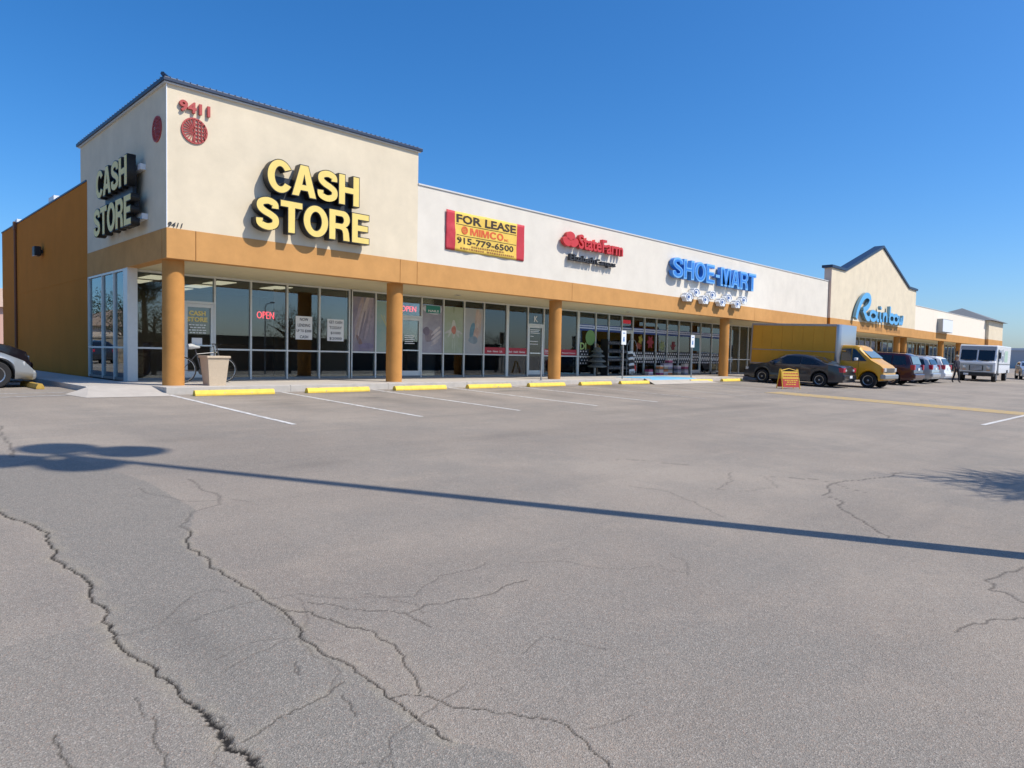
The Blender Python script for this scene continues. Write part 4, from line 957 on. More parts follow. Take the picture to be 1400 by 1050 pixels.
# ------------------------------------------------------------------ street furniture
stops = [('nearest the corner column', 1.20), ('second from the corner column', 3.98), ('in front of the second column', 6.72), ('in front of the salon posters', 9.50), ('in front of the insurance office door', 12.27), ('right of the third column', 15.05), ('at the left parking sign', 17.6), ('right of the right parking sign', 22.9), ('last one left of the dark sedan', 25.85)]
def wheel_stop(x, y, label, rz=0, m=STOPY):
    s = thing('wheel_stop', 'yellow concrete wheel stop '+label, 'wheel stop', (x, y, gz(x, y)), rz, 'yellow wheel stops along the kerb')
    o = [(-.085, 0), (.085, 0), (.085, .045), (.05, .115), (.03, .13), (-.03, .13), (-.05, .115), (-.085, .045)]
    MB().prism(o, 'x', -.95, .95).build('stop_body', m, s, bevel=.008)
    for u in (-.6, .6): MB().lathe([(.018, 0), (.018, .012)], (u, 0, .128), 8).build('anchor_pin', STEEL, s)
    return s
for lab, x in stops: wheel_stop(x, -1.02, lab, rng.normal()*.02)
wheel_stop(-2.15, 2.9, 'in the shade under the silver car nose', R(90), mat('stop_shade_tone', (.42, .27, .05), .85, var=.2, vscale=6))  # darker olive yellow: shade on this stop is put into its colour
def sign_post(x, y, label):
    s = thing('parking_sign', label, 'sign', (x, y, .0), 0, 'accessible parking sign posts')
    q = MB(); q.box(-.022, .022, -.02, .02, 0, 1.98); q.build('post', STEEL, s)
    b = B('sign_plate', WPLAS, s, (-.16, .16, -.032, -.025, 1.42, 2.0), bevel=.0)
    q = MB(); q.poly([(.05*math.cos(t*.52), -.034, 1.70+.05*math.sin(t*.52)) for t in range(12)]); q.box(-.06, .05, -.036, -.0335, 1.55, 1.66); q.box(-.09, .09, -.036, -.0335, 1.88, 1.915); q.build('wheelchair_symbol', mat('symbol_blue', (.08, .20, .42), .5), b)
    return s
sign_post(17.72, -.33, 'white and blue accessible parking sign on a post left of the blue ramp')
sign_post(23.2, -.33, 'white and blue accessible parking sign on a post right of the blue ramp')
s = thing('bare_post', 'thin bare metal post on the kerb in front of the insurance office door', 'post', (12.72, -.34, 0)); B('post', STEEL, s, (-.02, .02, -.02, .02, 0, 1.25)); B('base_plate', STEEL, s, (-.06, .06, -.06, .06, .001, .012))
# planter
s = thing('planter', 'square tapered tan aggregate planter between the first column and the kerb', 'planter', (1.16, .12, 0))
q = MB()
def ringq(h, z): return [(-h, -h, z), (h, -h, z), (h, h, z), (-h, h, z)]
rs = [ringq(.20, 0), ringq(.255, .62), ringq(.265, .68)]
for a, b in zip(rs[:-1], rs[1:]):
    for i in range(4): q.quad(a[i], a[(i+1) % 4], b[(i+1) % 4], b[i])
q.poly(rs[0][::-1]); q.build('pot', PLANT, s)
q = MB(); q.box(-.29, .29, -.29, -.22, .68, .735); q.box(-.29, .29, .22, .29, .68, .735); q.box(-.29, -.22, -.219, .219, .68, .735); q.box(.22, .29, -.219, .219, .68, .735); q.build('rim', PLANT, s, bevel=.008)
B('soil', SOIL, s, (-.219, .219, -.219, .219, .60, .68))
q = MB(); q.tube([(.0, .05, .66), (.02, .04, .85), (-.02, .07, 1.02)], [.012, .01, .005], 5); q.build('stem', BARK, s)
q = MB()
for k in range(10):
    a = k*.7; z = .78+.028*k; c = Vector((.05*math.cos(a), .05+.05*math.sin(a), z)); d = Vector((math.cos(a), math.sin(a), .5))*.06; w = Vector((-math.sin(a), math.cos(a), 0))*.018
    q.quad(tuple(c), tuple(c+d*.5+w), tuple(c+d), tuple(c+d*.5-w))
q.build('leaves', LEAF, s)
# bicycle
s = thing('bicycle', 'bicycle with pale saddle leaning behind the tan planter', 'bicycle', (1.44, 1.5, 0))
BIKE = mat('bike_frame', (.07, .07, .075), .4, .3)
for x in (-.55, .52):
    w = MB(); w.tube([(x+.33*math.cos(R(k*15)), 0, .345+.33*math.sin(R(k*15))) for k in range(25)], .017, 6, False); wo_ = w.build('tyre', RUB, s, smooth=True)
    w = MB(); w.tube([(x+.305*math.cos(R(k*15)), 0, .345+.305*math.sin(R(k*15))) for k in range(25)], .009, 5, False)
    for k in range(14): w.tube([(x, .0, .345), (x+.3*math.cos(k*.449), 0, .345+.3*math.sin(k*.449))], .0016, 3, False)
    w.lathe([(.03, -.03), (.03, .03)], (x, 0, .345), 8, 'y'); w.build('rim_and_spokes', CHROME, s)
def fr(a, b, r=.016): MB().tube([a, b], r, 7).build('frame_tube', BIKE, s, smooth=True)
bb, st, hd, hb = (-.08, 0, .30), (-.22, 0, .82), (.34, 0, .86), (.38, 0, .70)
fr(bb, st); fr((-.20, 0, .76), (.345, 0, .82)); fr(bb, hb); fr(hd, hb, .02); fr(bb, (-.55, .03, .345), .01); fr((-.20, 0, .76), (-.55, .03, .345), .01); fr(hb, (.52, .04, .345), .012); fr(st, (-.24, 0, .93), .013); fr(hd, (.32, 0, 1.0), .013)
MB().tube([(-.42, 0, .955), (-.34, 0, .965), (-.22, 0, .95), (-.12, 0, .945)], [.07, .085, .045, .025], 8).build('saddle', mat('saddle_grey', (.42, .43, .42), .6), s, smooth=True)
MB().tube([(.30, -.28, 1.04), (.36, -.2, 1.04), (.32, 0, 1.0), (.36, .2, 1.04), (.30, .28, 1.04)], .013, 6).build('handlebar', BLACK, s)
MB().lathe([(.09, -.004), (.09, .004)], (-.08, -.03, .30), 16, 'y').build('chainring', BLACK, s)
# A-frame sign
s = thing('a_frame_sign', 'yellow and red folding sidewalk sign on the asphalt beside the dark sedan', 'sign', (23.35, -4.9, gz(0, -4.9)), R(-40)); s.scale = (1.12, 1, .84)
FY = mat('a_frame_yellow', (.70, .42, .03), .55); FRD = mat('a_frame_red', (.48, .035, .02), .55)
for sgn, nm in ((1, 'front'), (-1, 'back')):
    lean = lambda z: sgn*(-.28+.24*z/1.0)
    q = MB(); q.tube([(-.34, lean(0), 0), (-.33, lean(1), 1.0)], .018, 6); q.tube([(.34, lean(0), 0), (.33, lean(1), 1.0)], .018, 6); q.tube([(-.33, lean(.9), .9), (0, lean(1.0), 1.02), (.33, lean(.9), .9)], .018, 6); q.build('frame', FY, s)
    for z0, z1, m_ in ((.08, .50, FRD), (.501, .88, FY)):
        b = MB(); y0, y1 = lean(z0)-sgn*.02, lean(z1)-sgn*.02; b.poly([(-.31, y0, z0), (.31, y0, z0), (.31, y1, z1), (-.31, y1, z1)]); b.poly([(-.31, y0+.012, z0), (.31, y0+.012, z0), (.31, y1+.012, z1), (-.31, y1+.012, z1)]); b.build('panel', m_, s)
    if sgn == 1:
        b = MB()
        for z, w, mi in ((.74, .25, 0), (.60, .27, 0), (.40, .24, 1), (.31, .15, 1), (.20, .20, 1)):
            b.mi = mi; x = -w
            while x < w: ww = .04+.05*random.random(); y0, y1 = lean(z)-.025, lean(z+.05)-.025; b.poly([(x, y0, z), (x+ww, y0, z), (x+ww, y1, z+.05), (x, y1, z+.05)]); x += ww+.02
        b.build('print_marks', [FRD, FY], s)

# ------------------------------------------------------------------ vehicles
def lerp(poly, x):
    for (a, za), (b, zb) in zip(poly[:-1], poly[1:]):
        if a <= x <= b: return za+(zb-za)*((x-a)/(b-a) if b > a else 0)
    return poly[0][1] if x < poly[0][0] else poly[-1][1]
class Veh:
    """x forward, y left, z up. top: silhouette, belt height, W half width"""
    def __init__(v, name, label, cat, top, belt, W, base, wheels, rw, paint, tumble=.26, taper=.12, group=None):
        v.root = thing(name, label, cat, group=group); v.top, v.belt, v.W, v.base, v.wheels, v.rw, v.tumble, v.taper = top, belt, W, base, wheels, rw, tumble, taper
        v.x0, v.x1 = top[0][0], top[-1][0]; v.zr = max(z for _, z in top); v.paint = paint
        xs = set(x for x, _ in top)
        n = 40
        for i in range(n+1): xs.add(v.x0+(v.x1-v.x0)*i/n)
        ra = rw+.07
        for w in wheels:
            for k in range(-9, 10): xs.add(w+ra*math.sin(k/9*math.pi/2))
        xs = sorted(xs); b = MB(); ringn = 0; prev = None
        for x in xs:
            zl = base+.10*max(0, (abs(x-(v.x0+v.x1)/2)/((v.x1-v.x0)/2))-.8)*3
            for w in wheels:
                if abs(x-w) < ra: zl = max(zl, rw+math.sqrt(max(0, ra*ra-(x-w)**2)))
            zt = lerp(top, x); zb = min(lerp(belt, x), zt-.02); zl = min(zl, zb-.06)
            w0 = v.hw(x, 0)
            wt = v.hw(x, zt)
            prof = [(0, zl), (w0*.93, zl), (w0*.985, zl+.05), (w0, zl+(zb-zl)*.45), (w0*.985, zb), (min(wt+.02, w0*.985), zb+(zt-zb)*.85), (wt*.90, zt-.005), (wt*.5, zt+.012), (0, zt+.016)]
            ring = prof+[(-y, z) for y, z in prof[-2:0:-1]]
            k = len(b.v); b.v += [(x, y, z) for y, z in ring]; m = len(ring)
            if prev is not None:
                for i in range(m): b.f.append((prev+i, prev+(i+1) % m, k+(i+1) % m, k+i)); b.m.append(0)
            else: b.f.append(tuple(range(k, k+m))); b.m.append(0)
            prev = k
        b.f.append(tuple(range(prev, prev+m))[::-1]); b.m.append(0)
        v.body = b.build('body', paint, v.root, smooth=True)
        for w in wheels:
            for sy in (1, -1): v.wheel(w, sy)
        # dark wheel wells
        for w in wheels: B('wheel_well', BLACK, v.root, (w-rw*.95, w+rw*.95, -W*.62, W*.62, base*.9, rw*2.05))
    def hw(v, x, z):
        c = (v.x0+v.x1)/2; h = (v.x1-v.x0)/2; t = abs(x-c)/h
        w = v.W*(1-v.taper*max(0, (t-.55)/.45)**2)
        zb = lerp(v.belt, x)
        if z > zb: w *= 1-v.tumble*(z-zb)/(v.zr-zb)*(1 if v.zr > zb else 0)
        return w
    def wheel(v, x, sy, w=.21):
        r = v.rw; y0 = sy*(v.W-.015); y1 = sy*(v.W-.015-w); ctr = (x, 0, r)
        t = MB(); t.lathe([(r*.62, y0-sy*.02), (r*.66, y0), (r*.93, y0), (r, y0-sy*.03), (r, y1+sy*.03), (r*.9, y1), (r*.5, y1)], ctr, 26, 'y'); ty = t.build('wheel', RUB, v.root, smooth=True)
        q = MB(); q.lathe([(r*.64, y0-sy*.05), (r*.64, y0-sy*.012), (r*.56, y0-sy*.02), (r*.50, y0-sy*.055), (r*.02, y0-sy*.055)], ctr, 22, 'y')
        for k in range(7):
            a = 2*math.pi*k/7; u = Vector((math.cos(a), 0, math.sin(a))); n = Vector((-math.sin(a), 0, math.cos(a))); c = Vector(ctr)+Vector((0, y0-sy*.03, 0))
            q.quad(*[tuple(c+u*rr+n*ww) for rr, ww in ((r*.1, .03), (r*.58, .022), (r*.58, -.022), (r*.1, -.03))])
        q.lathe([(r*.14, y0-sy*.05), (r*.13, y0-sy*.018), (r*.05, y0-sy*.012)], ctr, 10, 'y')
        q.build('rim', RIMM, ty)
    def side_panel(v, name, poly, m, off=.008, sides=(1, -1)):
        for sy in sides:
            b = MB(); b.poly([(x, sy*(v.hw(x, z)+off+.012*(z > lerp(v.belt, x))), z) for x, z in poly]); b.build(name, m, v.root)
    def cross(v, name, p, q, m, fr=.86, off=.02):
        d = Vector((q[0]-p[0], 0, q[1]-p[1])).normalized(); n = Vector((-d.z, 0, d.x)); n = n if n.z > 0 else -n
        b = MB(); a = v.hw(p[0], p[1])*fr; c = v.hw(q[0], q[1])*fr; o = n*off
        b.poly([(p[0]+o.x, a, p[1]+o.z), (p[0]+o.x+.0, 0, p[1]+o.z+.008), (p[0]+o.x, -a, p[1]+o.z), (q[0]+o.x, -c, q[1]+o.z), (q[0]+o.x, 0, q[1]+o.z+.008), (q[0]+o.x, c, q[1]+o.z)]); return b.build(name, m, v.root)
    def lamp(v, name, x0, x1, yf0, yf1, z0, z1, m, bevel=.02):
        for sy in (1, -1):
            w = v.hw((x0+x1)/2, z0); a, b = sy*w*yf0, sy*w*yf1
            B(name, m, v.root, (x0, x1, min(a, b), max(a, b), z0, z1), bevel=bevel)
    def mirror(v, x, z, m):
        for sy in (1, -1):
            w = v.hw(x, z)
            B('mirror', m, v.root, (x-.09, x+.05, sy*w+(0 if sy > 0 else -.2), sy*w+(.2 if sy > 0 else 0), z, z+.14), bevel=.03)
    def seams(v, xs, z0, z1):
        for x in xs:
            for sy in (1, -1):
                b = MB(); zs = np.linspace(z0, z1, 6)
                for a, c in zip(zs[:-1], zs[1:]): b.quad((x, sy*(v.hw(x, a)+.004), a), (x+.012, sy*(v.hw(x, a)+.004), a), (x+.012, sy*(v.hw(x, c)+.004), c), (x, sy*(v.hw(x, c)+.004), c))
                b.build('door_seam', BLACK, v.root)
        for x in xs[:-1]:
            for sy in (1, -1): w = v.hw(x+.15, .8); B('door_handle', v.paint, v.root, (x+.06, x+.24, sy*w+(-.01 if sy > 0 else -.03), sy*w+(.03 if sy > 0 else .01), z1-.10, z1-.065), bevel=.01)
    def put(v, x, y, heading, slope=True, z=None):
        Rm = Matrix.Rotation(math.atan(SL) if slope else 0, 4, 'X') @ Matrix.Rotation(heading, 4, 'Z')
        v.root.matrix_world = Matrix.Translation((x, y, gz(x, y) if z is None else z)) @ Rm
        return v
def sedan(label, paint, L=4.75, tint=TINT):
    top = [(-2.38, .62), (-2.36, .92), (-2.25, 1.01), (-1.72, 1.06), (-1.0, 1.37), (-.55, 1.45), (.0, 1.465), (.35, 1.42), (1.18, 1.03), (1.95, .90), (2.25, .76), (2.36, .55)]
    belt = [(-2.4, .84), (-1.7, .98), (1.1, .92), (2.36, .66)]
    v = Veh('sedan_car', label, 'car', top, belt, .90, .20, (-1.36, 1.40), .325, paint)
    v.side_panel('side_window', [(-.42, 1.005), (-.42, 1.36), (.22, 1.37), (.98, 1.02), (.95, .985)], tint); v.side_panel('side_window', [(-1.38, 1.03), (-.98, 1.27), (-.50, 1.36), (-.50, 1.005)], tint)
    v.cross('windshield', (.44, 1.37), (1.14, 1.045), tint); v.cross('rear_window', (-1.62, 1.10), (-1.02, 1.355), tint)
    v.lamp('tail_light', -2.40, -2.12, .60, 1.0, .72, .93, LAMPR); v.lamp('reverse_light', -2.41, -2.30, .50, .72, .76, .86, LAMPC)
    v.lamp('headlight', 2.02, 2.30, .62, .99, .62, .76, LAMPC)
    B('rear_bumper', paint, v.root, (-2.46, -2.2, -.78, .78, .36, .62), bevel=.06); B('front_bumper', paint, v.root, (2.15, 2.42, -.76, .76, .24, .50), bevel=.07)
    B('number_plate', WPLAS, v.root, (-2.475, -2.462, -.16, .16, .46, .58)); v.mirror(.92, .95, paint); v.seams((-1.15, -.46, 1.05), .32, .95)
    return v
sedan('dark charcoal sedan parked nose in beside the yellow box truck', GREYCAR).put(27.78, -3.45, R(90))
def left_car(label, paint):
    top = [(-2.3, .6), (-2.25, .95), (-1.7, 1.05), (-1.0, 1.38), (-.4, 1.44), (.2, 1.38), (.95, 1.0), (1.55, .84), (1.95, .66), (2.15, .44)]
    belt = [(-2.3, .85), (.9, .90), (1.6, .74), (2.15, .52)]
    v = Veh('sedan_car', label, 'car', top, belt, .88, .20, (-1.35, 1.38), .32, paint)
    v.side_panel('side_window', [(-.42, 1.0), (-.42, 1.36), (.2, 1.35), (.9, 1.0)], TINT); v.side_panel('side_window', [(-1.35, 1.02), (-.95, 1.28), (-.5, 1.36), (-.5, 1.0)], TINT)
    v.cross('windshield', (.38, 1.36), (1.02, 1.06), TINT); v.cross('rear_window', (-1.6, 1.09), (-1.02, 1.36), TINT)
    v.lamp('headlight', 1.72, 1.98, .60, .97, .52, .64, LAMPC); v.lamp('tail_light', -2.32, -2.1, .6, 1, .72, .9, LAMPR)
    B('front_bumper', paint, v.root, (1.9, 2.24, -.70, .70, .18, .44), bevel=.09); B('grille', BLACK, v.root, (2.2, 2.25, -.45, .45, .24, .34), bevel=.02); v.mirror(.9, .95, paint); v.seams((-1.15, -.46, 1.0), .32, .95); return v
left_car('silver sedan nosed toward the shaded side wall at the left edge', mat('paint_grey_silver', (.33, .34, .34), .33, .5, coat=.6)).put(-4.28, 3.55, 0, False, z=-.118)
def suv(name, label, paint, cat='car', h=1.70, tint=TINT, rear_white=False, W=.92, L=2.35):
    top = [(-L, .6), (-L+.02, 1.0), (-L+.12, 1.12), (-L+.30, h-.12), (-L+.55, h-.02), (-.4, h+.02), (.3, h-.06), (1.10, 1.16), (1.9, 1.02), (L-.1, .86), (L, .55)]
    belt = [(-L, 1.02), (1.1, 1.05), (L, .75)]
    v = Veh(name, label, cat, top, belt, W, .26, (-1.38, 1.42), .36, paint, tumble=.2, taper=.09)
    v.side_panel('side_window', [(-.45, 1.09), (-.45, h-.12), (.2, h-.14), (.86, 1.13)], tint); v.side_panel('side_window', [(-1.32, 1.09), (-1.32, h-.11), (-.53, h-.12), (-.53, 1.09)], tint); v.side_panel('side_window', [(-L+.38, 1.12), (-L+.50, h-.15), (-1.40, h-.12), (-1.40, 1.10)], tint)
    v.cross('windshield', (.38, h-.11), (1.06, 1.19), tint); v.cross('rear_window', (-L+.13, 1.16), (-L+.285, h-.16), GLASSL if rear_white else tint, off=.03)
    v.lamp('tail_light', -L-.02, -L+.2, .78, 1.0, .86, 1.14, LAMPR); v.lamp('headlight', L-.22, L-.02, .62, .95, .60, .74, LAMPC)
    B('rear_bumper', paint, v.root, (-L-.09, -L+.2, -W*.92, W*.92, .40, .66), bevel=.06); B('number_plate', WPLAS, v.root, (-L-.012, -L+.02, -.16, .16, .84, .97)); B('front_bumper', paint, v.root, (L-.2, L+.08, -W*.86, W*.86, .3, .58), bevel=.07)
    q = MB()
    for sy in (1, -1): y = sy*W*.70; q.tube([(-1.6, y, h+.05), (.0, y, h+.06)], .018, 6)
    q.build('roof_rail', BLACK, v.root); v.mirror(.92, 1.1, paint); v.seams((-1.15, -.48, .95), .4, 1.03); return v
suv('minivan', 'dark maroon minivan parked nose in right of the yellow truck', MAROON, 'car', h=1.74, rear_white=True, W=.98, L=2.45).put(36.3, -4.05, R(90))
suv('suv_car', 'silver suv parked right of the maroon minivan', SILV, h=1.60).put(41.0, -3.85, R(90))
suv('suv_car', 'white suv parked beyond the silver one', WHT, h=1.66).put(44.2, -3.75, R(90))
suv('suv_car', 'far silver car half hidden behind the white delivery van', SILV, h=1.55).put(68.5, -6.9, R(195))

suv('suv_car', 'dark maroon suv nosed in behind the silver car at the left edge', mat('paint_dark_maroon', (.035, .006, .009), .3, .2, coat=.8), h=1.62).put(-4.05, 6.4, 0, False, z=-.118)
def box_truck():
    # cab: nose at +x; rear axle under the box
    top = [(1.05, 1.98), (1.1, 2.01), (1.82, 2.01), (2.0, 1.94), (2.60, 1.36), (3.02, 1.12), (3.13, 1.0), (3.18, .62)]
    belt = [(1.05, 1.20), (2.5, 1.18), (3.18, .92)]
    v = Veh('box_truck', 'yellow box truck parked with its cab pointing away from the shops', 'truck', top, belt, .98, .36, (2.52,), .37, ORANGE, tumble=.16, taper=.06)
    r = v.root
    v.side_panel('side_window', [(1.24, 1.26), (1.24, 1.84), (1.66, 1.86), (1.72, 1.26)], TINT); v.side_panel('side_window', [(1.76, 1.26), (1.71, 1.86), (1.84, 1.84), (2.42, 1.28)], TINT)
    v.cross('windshield', (2.0, 1.87), (2.56, 1.42), GLASSL, fr=.9, off=.035)
    B('grille', BLACK, r, (3.12, 3.205, -.60, .60, .78, .98), bevel=.02); B('bumper', STEEL, r, (3.04, 3.30, -.98, .98, .46, .68), bevel=.05)
    q = MB()
    for k in range(4): q.box(3.20, 3.212, -.58, .58, .80+.05*k, .82+.05*k)
    q.build('grille_bars', CHROME, r)
    v.lamp('headlight', 3.02, 3.21, .64, .96, .80, .98, LAMPC); v.lamp('indicator', 2.98, 3.17, .968, .995, .78, .96, AMBER)
    v.mirror(1.98, 1.28, WPLAS); v.seams((1.18, 2.05), .50, 1.8); v.side_panel('side_marker', [(1.4, .80), (1.6, .80), (1.6, .88), (1.4, .88)], AMBER)
    bx = B('cargo_box', TRBOX, r, (-3.32, 1.0, -1.13, 1.13, .92, 2.98), bevel=.02)
    B('box_edge_trim', STEEL, r, (-3.34, 1.02, 1.10, 1.15, 2.90, 3.0), (-3.34, 1.02, -1.15, -1.10, 2.90, 3.0), (-3.34, 1.02, 1.10, 1.145, .88, .95), (-3.34, 1.02, -1.145, -1.10, .88, .95), (-3.35, -3.28, 1.10, 1.15, .951, 2.899), (-3.35, -3.28, -1.15, -1.10, .951, 2.899))
    cp_ = MB(); cp_.prism([(.98, -1.15), (1.10, -1.13), (1.20, -1.0), (1.22, 0), (1.20, 1.0), (1.10, 1.13), (.98, 1.15)], 'z', .93, 3.0); cp_.build('front_corner_cap', mat('cap_silver', (.46, .47, .48), .3, .7), r, smooth=True, bevel=.03)
    B('box_roof', WPLAS, r, (-3.3, .97, -1.09, 1.09, 2.981, 3.01)); B('chassis', BLACK, r, (-3.2, 1.6, -.45, .45, .55, .9)); B('rub_rail', STEEL, r, (-3.3, .98, 1.131, 1.155, 1.62, 1.66), (-3.3, .98, -1.155, -1.131, 1.62, 1.66))
    for i in range(8):
        for z0, z1 in ((.96, 1.615), (1.665, 2.89)):
            for sy in (1, -1): B('side_panel', TRBOX, r, (-3.26+i*.53, -3.26+i*.53+.515, sy*1.134-.004, sy*1.134+.004, z0, z1))
    v.W = 1.02; v.wheel(-1.75, 1, .4); v.wheel(-1.75, -1, .4); B('rear_bumper', STEEL, r, (-3.42, -3.33, -1.0, 1.0, .52, .62)); B('cab_shroud', ORANGE, r, (.99, 1.1, -.95, .95, .40, 2.0))
    return v
box_truck().put(30.33, -3.62, R(-90))

def step_van():
    r = thing('delivery_van', 'white boxy delivery van facing the camera at the far right', 'van'); v = r
    WV = mat('van_white', (.78, .79, .79), .4, coat=.3, var=.02)
    # x forward; length 8, half width 1.15
    b = MB(); o = [(-4.0, .62), (3.55, .62), (3.72, .70), (3.72, 1.42), (3.55, 1.50), (3.25, 2.52), (3.15, 2.64), (-4.0, 2.66)]
    b.prism(o, 'y', -1.14, 1.14); b.build('body', WV, r, bevel=.05, seg=3)
    n = Vector((1.02, 0, .30)).normalized()
    for s_ in (1, -1):
        y0, y1 = (.05, 1.02) if s_ > 0 else (-1.02, -.05); g = MB(); g.poly([(3.55-.0+.03, y0, 1.55), (3.55+.03, y1, 1.55), (3.305+.03, y1, 2.28), (3.305+.03, y0, 2.28)]); g.build('windshield_pane', TINT, r)
    q = MB(); q.poly([(3.30+.03, -1.06, 2.30), (3.30+.03, 1.06, 2.30), (3.20+.06, 1.06, 2.56), (3.20+.06, -1.06, 2.56)]); q.build('brow_panel', mat('brow_grey', (.32, .34, .36), .6), r)
    B('nose_panel', mat('nose_grey', (.40, .41, .38), .6), r, (3.70, 3.735, -.98, .98, .78, 1.28)); gq = B('grille', BLACK, r, (3.736, 3.76, -.42, .42, .80, 1.18)); q = MB()
    for k in range(4): q.box(3.758, 3.77, -.36, .36, .85+.085*k, .885+.085*k)
    q.build('grille_bars', WPLAS, gq)
    for s_ in (1, -1):
        MB().lathe([(.10, 0), (.10, .03), (.06, .04)], (3.735, s_*.72, 1.06), 14, 'x').build('headlight', LAMPC, r); B('indicator', AMBER, r, (3.735, 3.755, s_*.72-.11, s_*.72+.11, .84, .88))
        B('wiper', BLACK, r, (3.56, 3.62, s_*.5-.25, s_*.5+.25, 1.52, 1.54)); B('mirror', BLACK, r, (3.2, 3.35, s_*1.30-.06, s_*1.30+.06, 1.7, 2.15), bevel=.02); q = MB(); q.tube([(3.2, s_*1.14, 2.2), (3.27, s_*1.30, 2.12)], .015, 5); q.build('mirror_arm', BLACK, r)
    B('bumper', BLACK, r, (3.60, 3.86, -1.10, 1.10, .42, .64), bevel=.03); B('number_plate', WPLAS, r, (3.862, 3.87, -.72, -.42, .47, .60)); B('chassis', BLACK, r, (-3.9, 3.5, -.5, .5, .40, .62))
    for s_ in (1, -1):
        B('side_door', mat('door_dark', (.10, .11, .12), .4), r, (2.25, 2.95, s_*1.145-.012, s_*1.145+.012, .70, 2.35)); B('door_window', TINT, r, (2.35, 2.85, s_*1.158-.004, s_*1.158+.004, 1.5, 2.2))
        B('rub_rail', STEEL, r, (-3.95, 2.2, s_*1.145-.02, s_*1.145+.02, 1.28, 1.34)); q = MB()
        for a, c, z0, z1 in ((1.5, 2.05, 1.5, 2.3), (.9, 1.3, 1.6, 2.35), (.2, .8, 1.45, 1.9), (.3, .5, 2.0, 2.4), (-.4, .0, 1.5, 2.2)): q.box(a, c, s_*1.143-.003, s_*1.143+.003, z0, z1)
        q.build('side_graphic', mat('graphic_slate', (.22, .26, .33), .5, var=.3, vscale=4), r); B('side_graphic', mat('graphic_green', (.40, .55, .44), .5, var=.2, vscale=3), r, (-2.3, -.6, s_*1.143-.003, s_*1.143+.003, 1.45, 2.3))
        for x in (2.6, -2.6):
            t = MB(); y0, y1 = s_*1.10, s_*.84; t.lathe([(.24, y0), (.40, y0), (.43, y0-s_*.03), (.43, y1), (.3, y1)], (x, 0, .43), 24, 'y'); ty = t.build('wheel', RUB, r, smooth=True); t = MB(); t.lathe([(.25, y0-s_*.02), (.23, y0+s_*.01), (.08, y0-s_*.06), (.06, y0+s_*.02)], (x, 0, .43), 18, 'y'); t.build('rim', RIMM, ty)
            B('wheel_well', BLACK, r, (x-.5, x+.5, s_*1.143-.004, s_*1.143+.004, .62, .86))
    Rm = Matrix.Rotation(math.atan(SL), 4, 'X') @ Matrix.Rotation(R(183), 4, 'Z')
    r.matrix_world = Matrix.Translation((56.4, -5.75, gz(0, -5.75)-.02)) @ Rm
step_van()

# person by the parked cars
def person():
    s = thing('person', 'person in dark clothes and a cap walking beside the white suv', 'person', (46.6, -6.08, gz(0, -6.08)), R(-120))
    V = [(0, 0, .95), (0, 0, 1.15), (0, 0, 1.36), (0, 0, 1.47), (0, 0, 1.55), (.01, 0, 1.64), (.01, 0, 1.72),
         (.0, .17, 1.38), (-.04, .22, 1.10), (.06, .23, .88), (0, -.17, 1.38), (.06, -.22, 1.12), (.18, -.21, .93),
         (0, .09, .90), (.10, .10, .50), (.12, .10, .09), (.24, .11, .03), (0, -.09, .90), (-.06, -.10, .50), (-.20, -.10, .10), (-.09, -.11, .03)]
    E_ = [(0, 1), (1, 2), (2, 3), (3, 4), (4, 5), (5, 6), (2, 7), (7, 8), (8, 9), (2, 10), (10, 11), (11, 12), (0, 13), (13, 14), (14, 15), (15, 16), (0, 17), (17, 18), (18, 19), (19, 20)]
    rad = [.14, .13, .15, .06, .075, .095, .07, .075, .05, .035, .075, .05, .035, .095, .062, .045, .04, .095, .062, .045, .04]
    me = bpy.data.meshes.new('body'); me.from_pydata(V, E_, []); o = bpy.data.objects.new('body', me); COL.objects.link(o)
    sk = o.modifiers.new('skin', 'SKIN'); sk.use_smooth_shade = True
    for i, d in enumerate(me.skin_vertices[0].data): d.radius = (rad[i], rad[i]*(1.15 if i in (0, 1, 2) else 1)); d.use_root = (i == 0)
    sb = o.modifiers.new('sub', 'SUBSURF'); sb.levels = sb.render_levels = 2
    dg = bpy.context.evaluated_depsgraph_get(); dg.update(); m2 = bpy.data.meshes.new_from_object(o.evaluated_get(dg)); bpy.data.objects.remove(o)
    for m in (mat('cloth_dark_top', (.03, .03, .045), .9), mat('cloth_dark_trousers', (.02, .02, .028), .9), mat('skin', (.34, .20, .13), .6), BLACK): m2.materials.append(m)
    for p in m2.polygons:
        c = p.center; p.use_smooth = True
        p.material_index = 2 if c.z > 1.47 or (abs(c.y) > .16 and c.z < .97) else (3 if c.z < .10 else (0 if c.z > .93 else 1))
    link('body', m2, s)
    MB().lathe([(.105, 0), (.108, .03), (.09, .09), (.03, .12)], (.0, 0, 1.70), 16).build('cap', mat('cap_tan', (.35, .32, .26), .9), s, smooth=True)
    MB().prism([(.08, -.07), (.19, -.05), (.19, .05), (.08, .07)], 'z', 1.70, 1.715).build('cap_brim', MATS['cap_tan'], s)
    MB().tube([(.095, 0, 1.66), (.125, 0, 1.63), (.10, 0, 1.615)], [.012, .016, .012], 6).build('nose', MATS['skin'], s, smooth=True)
    for y in (-.035, .035): MB().lathe([(.012, 0), (.008, .006)], (.098, y, 1.665), 8, 'x').build('eye', BLACK, s)
person()

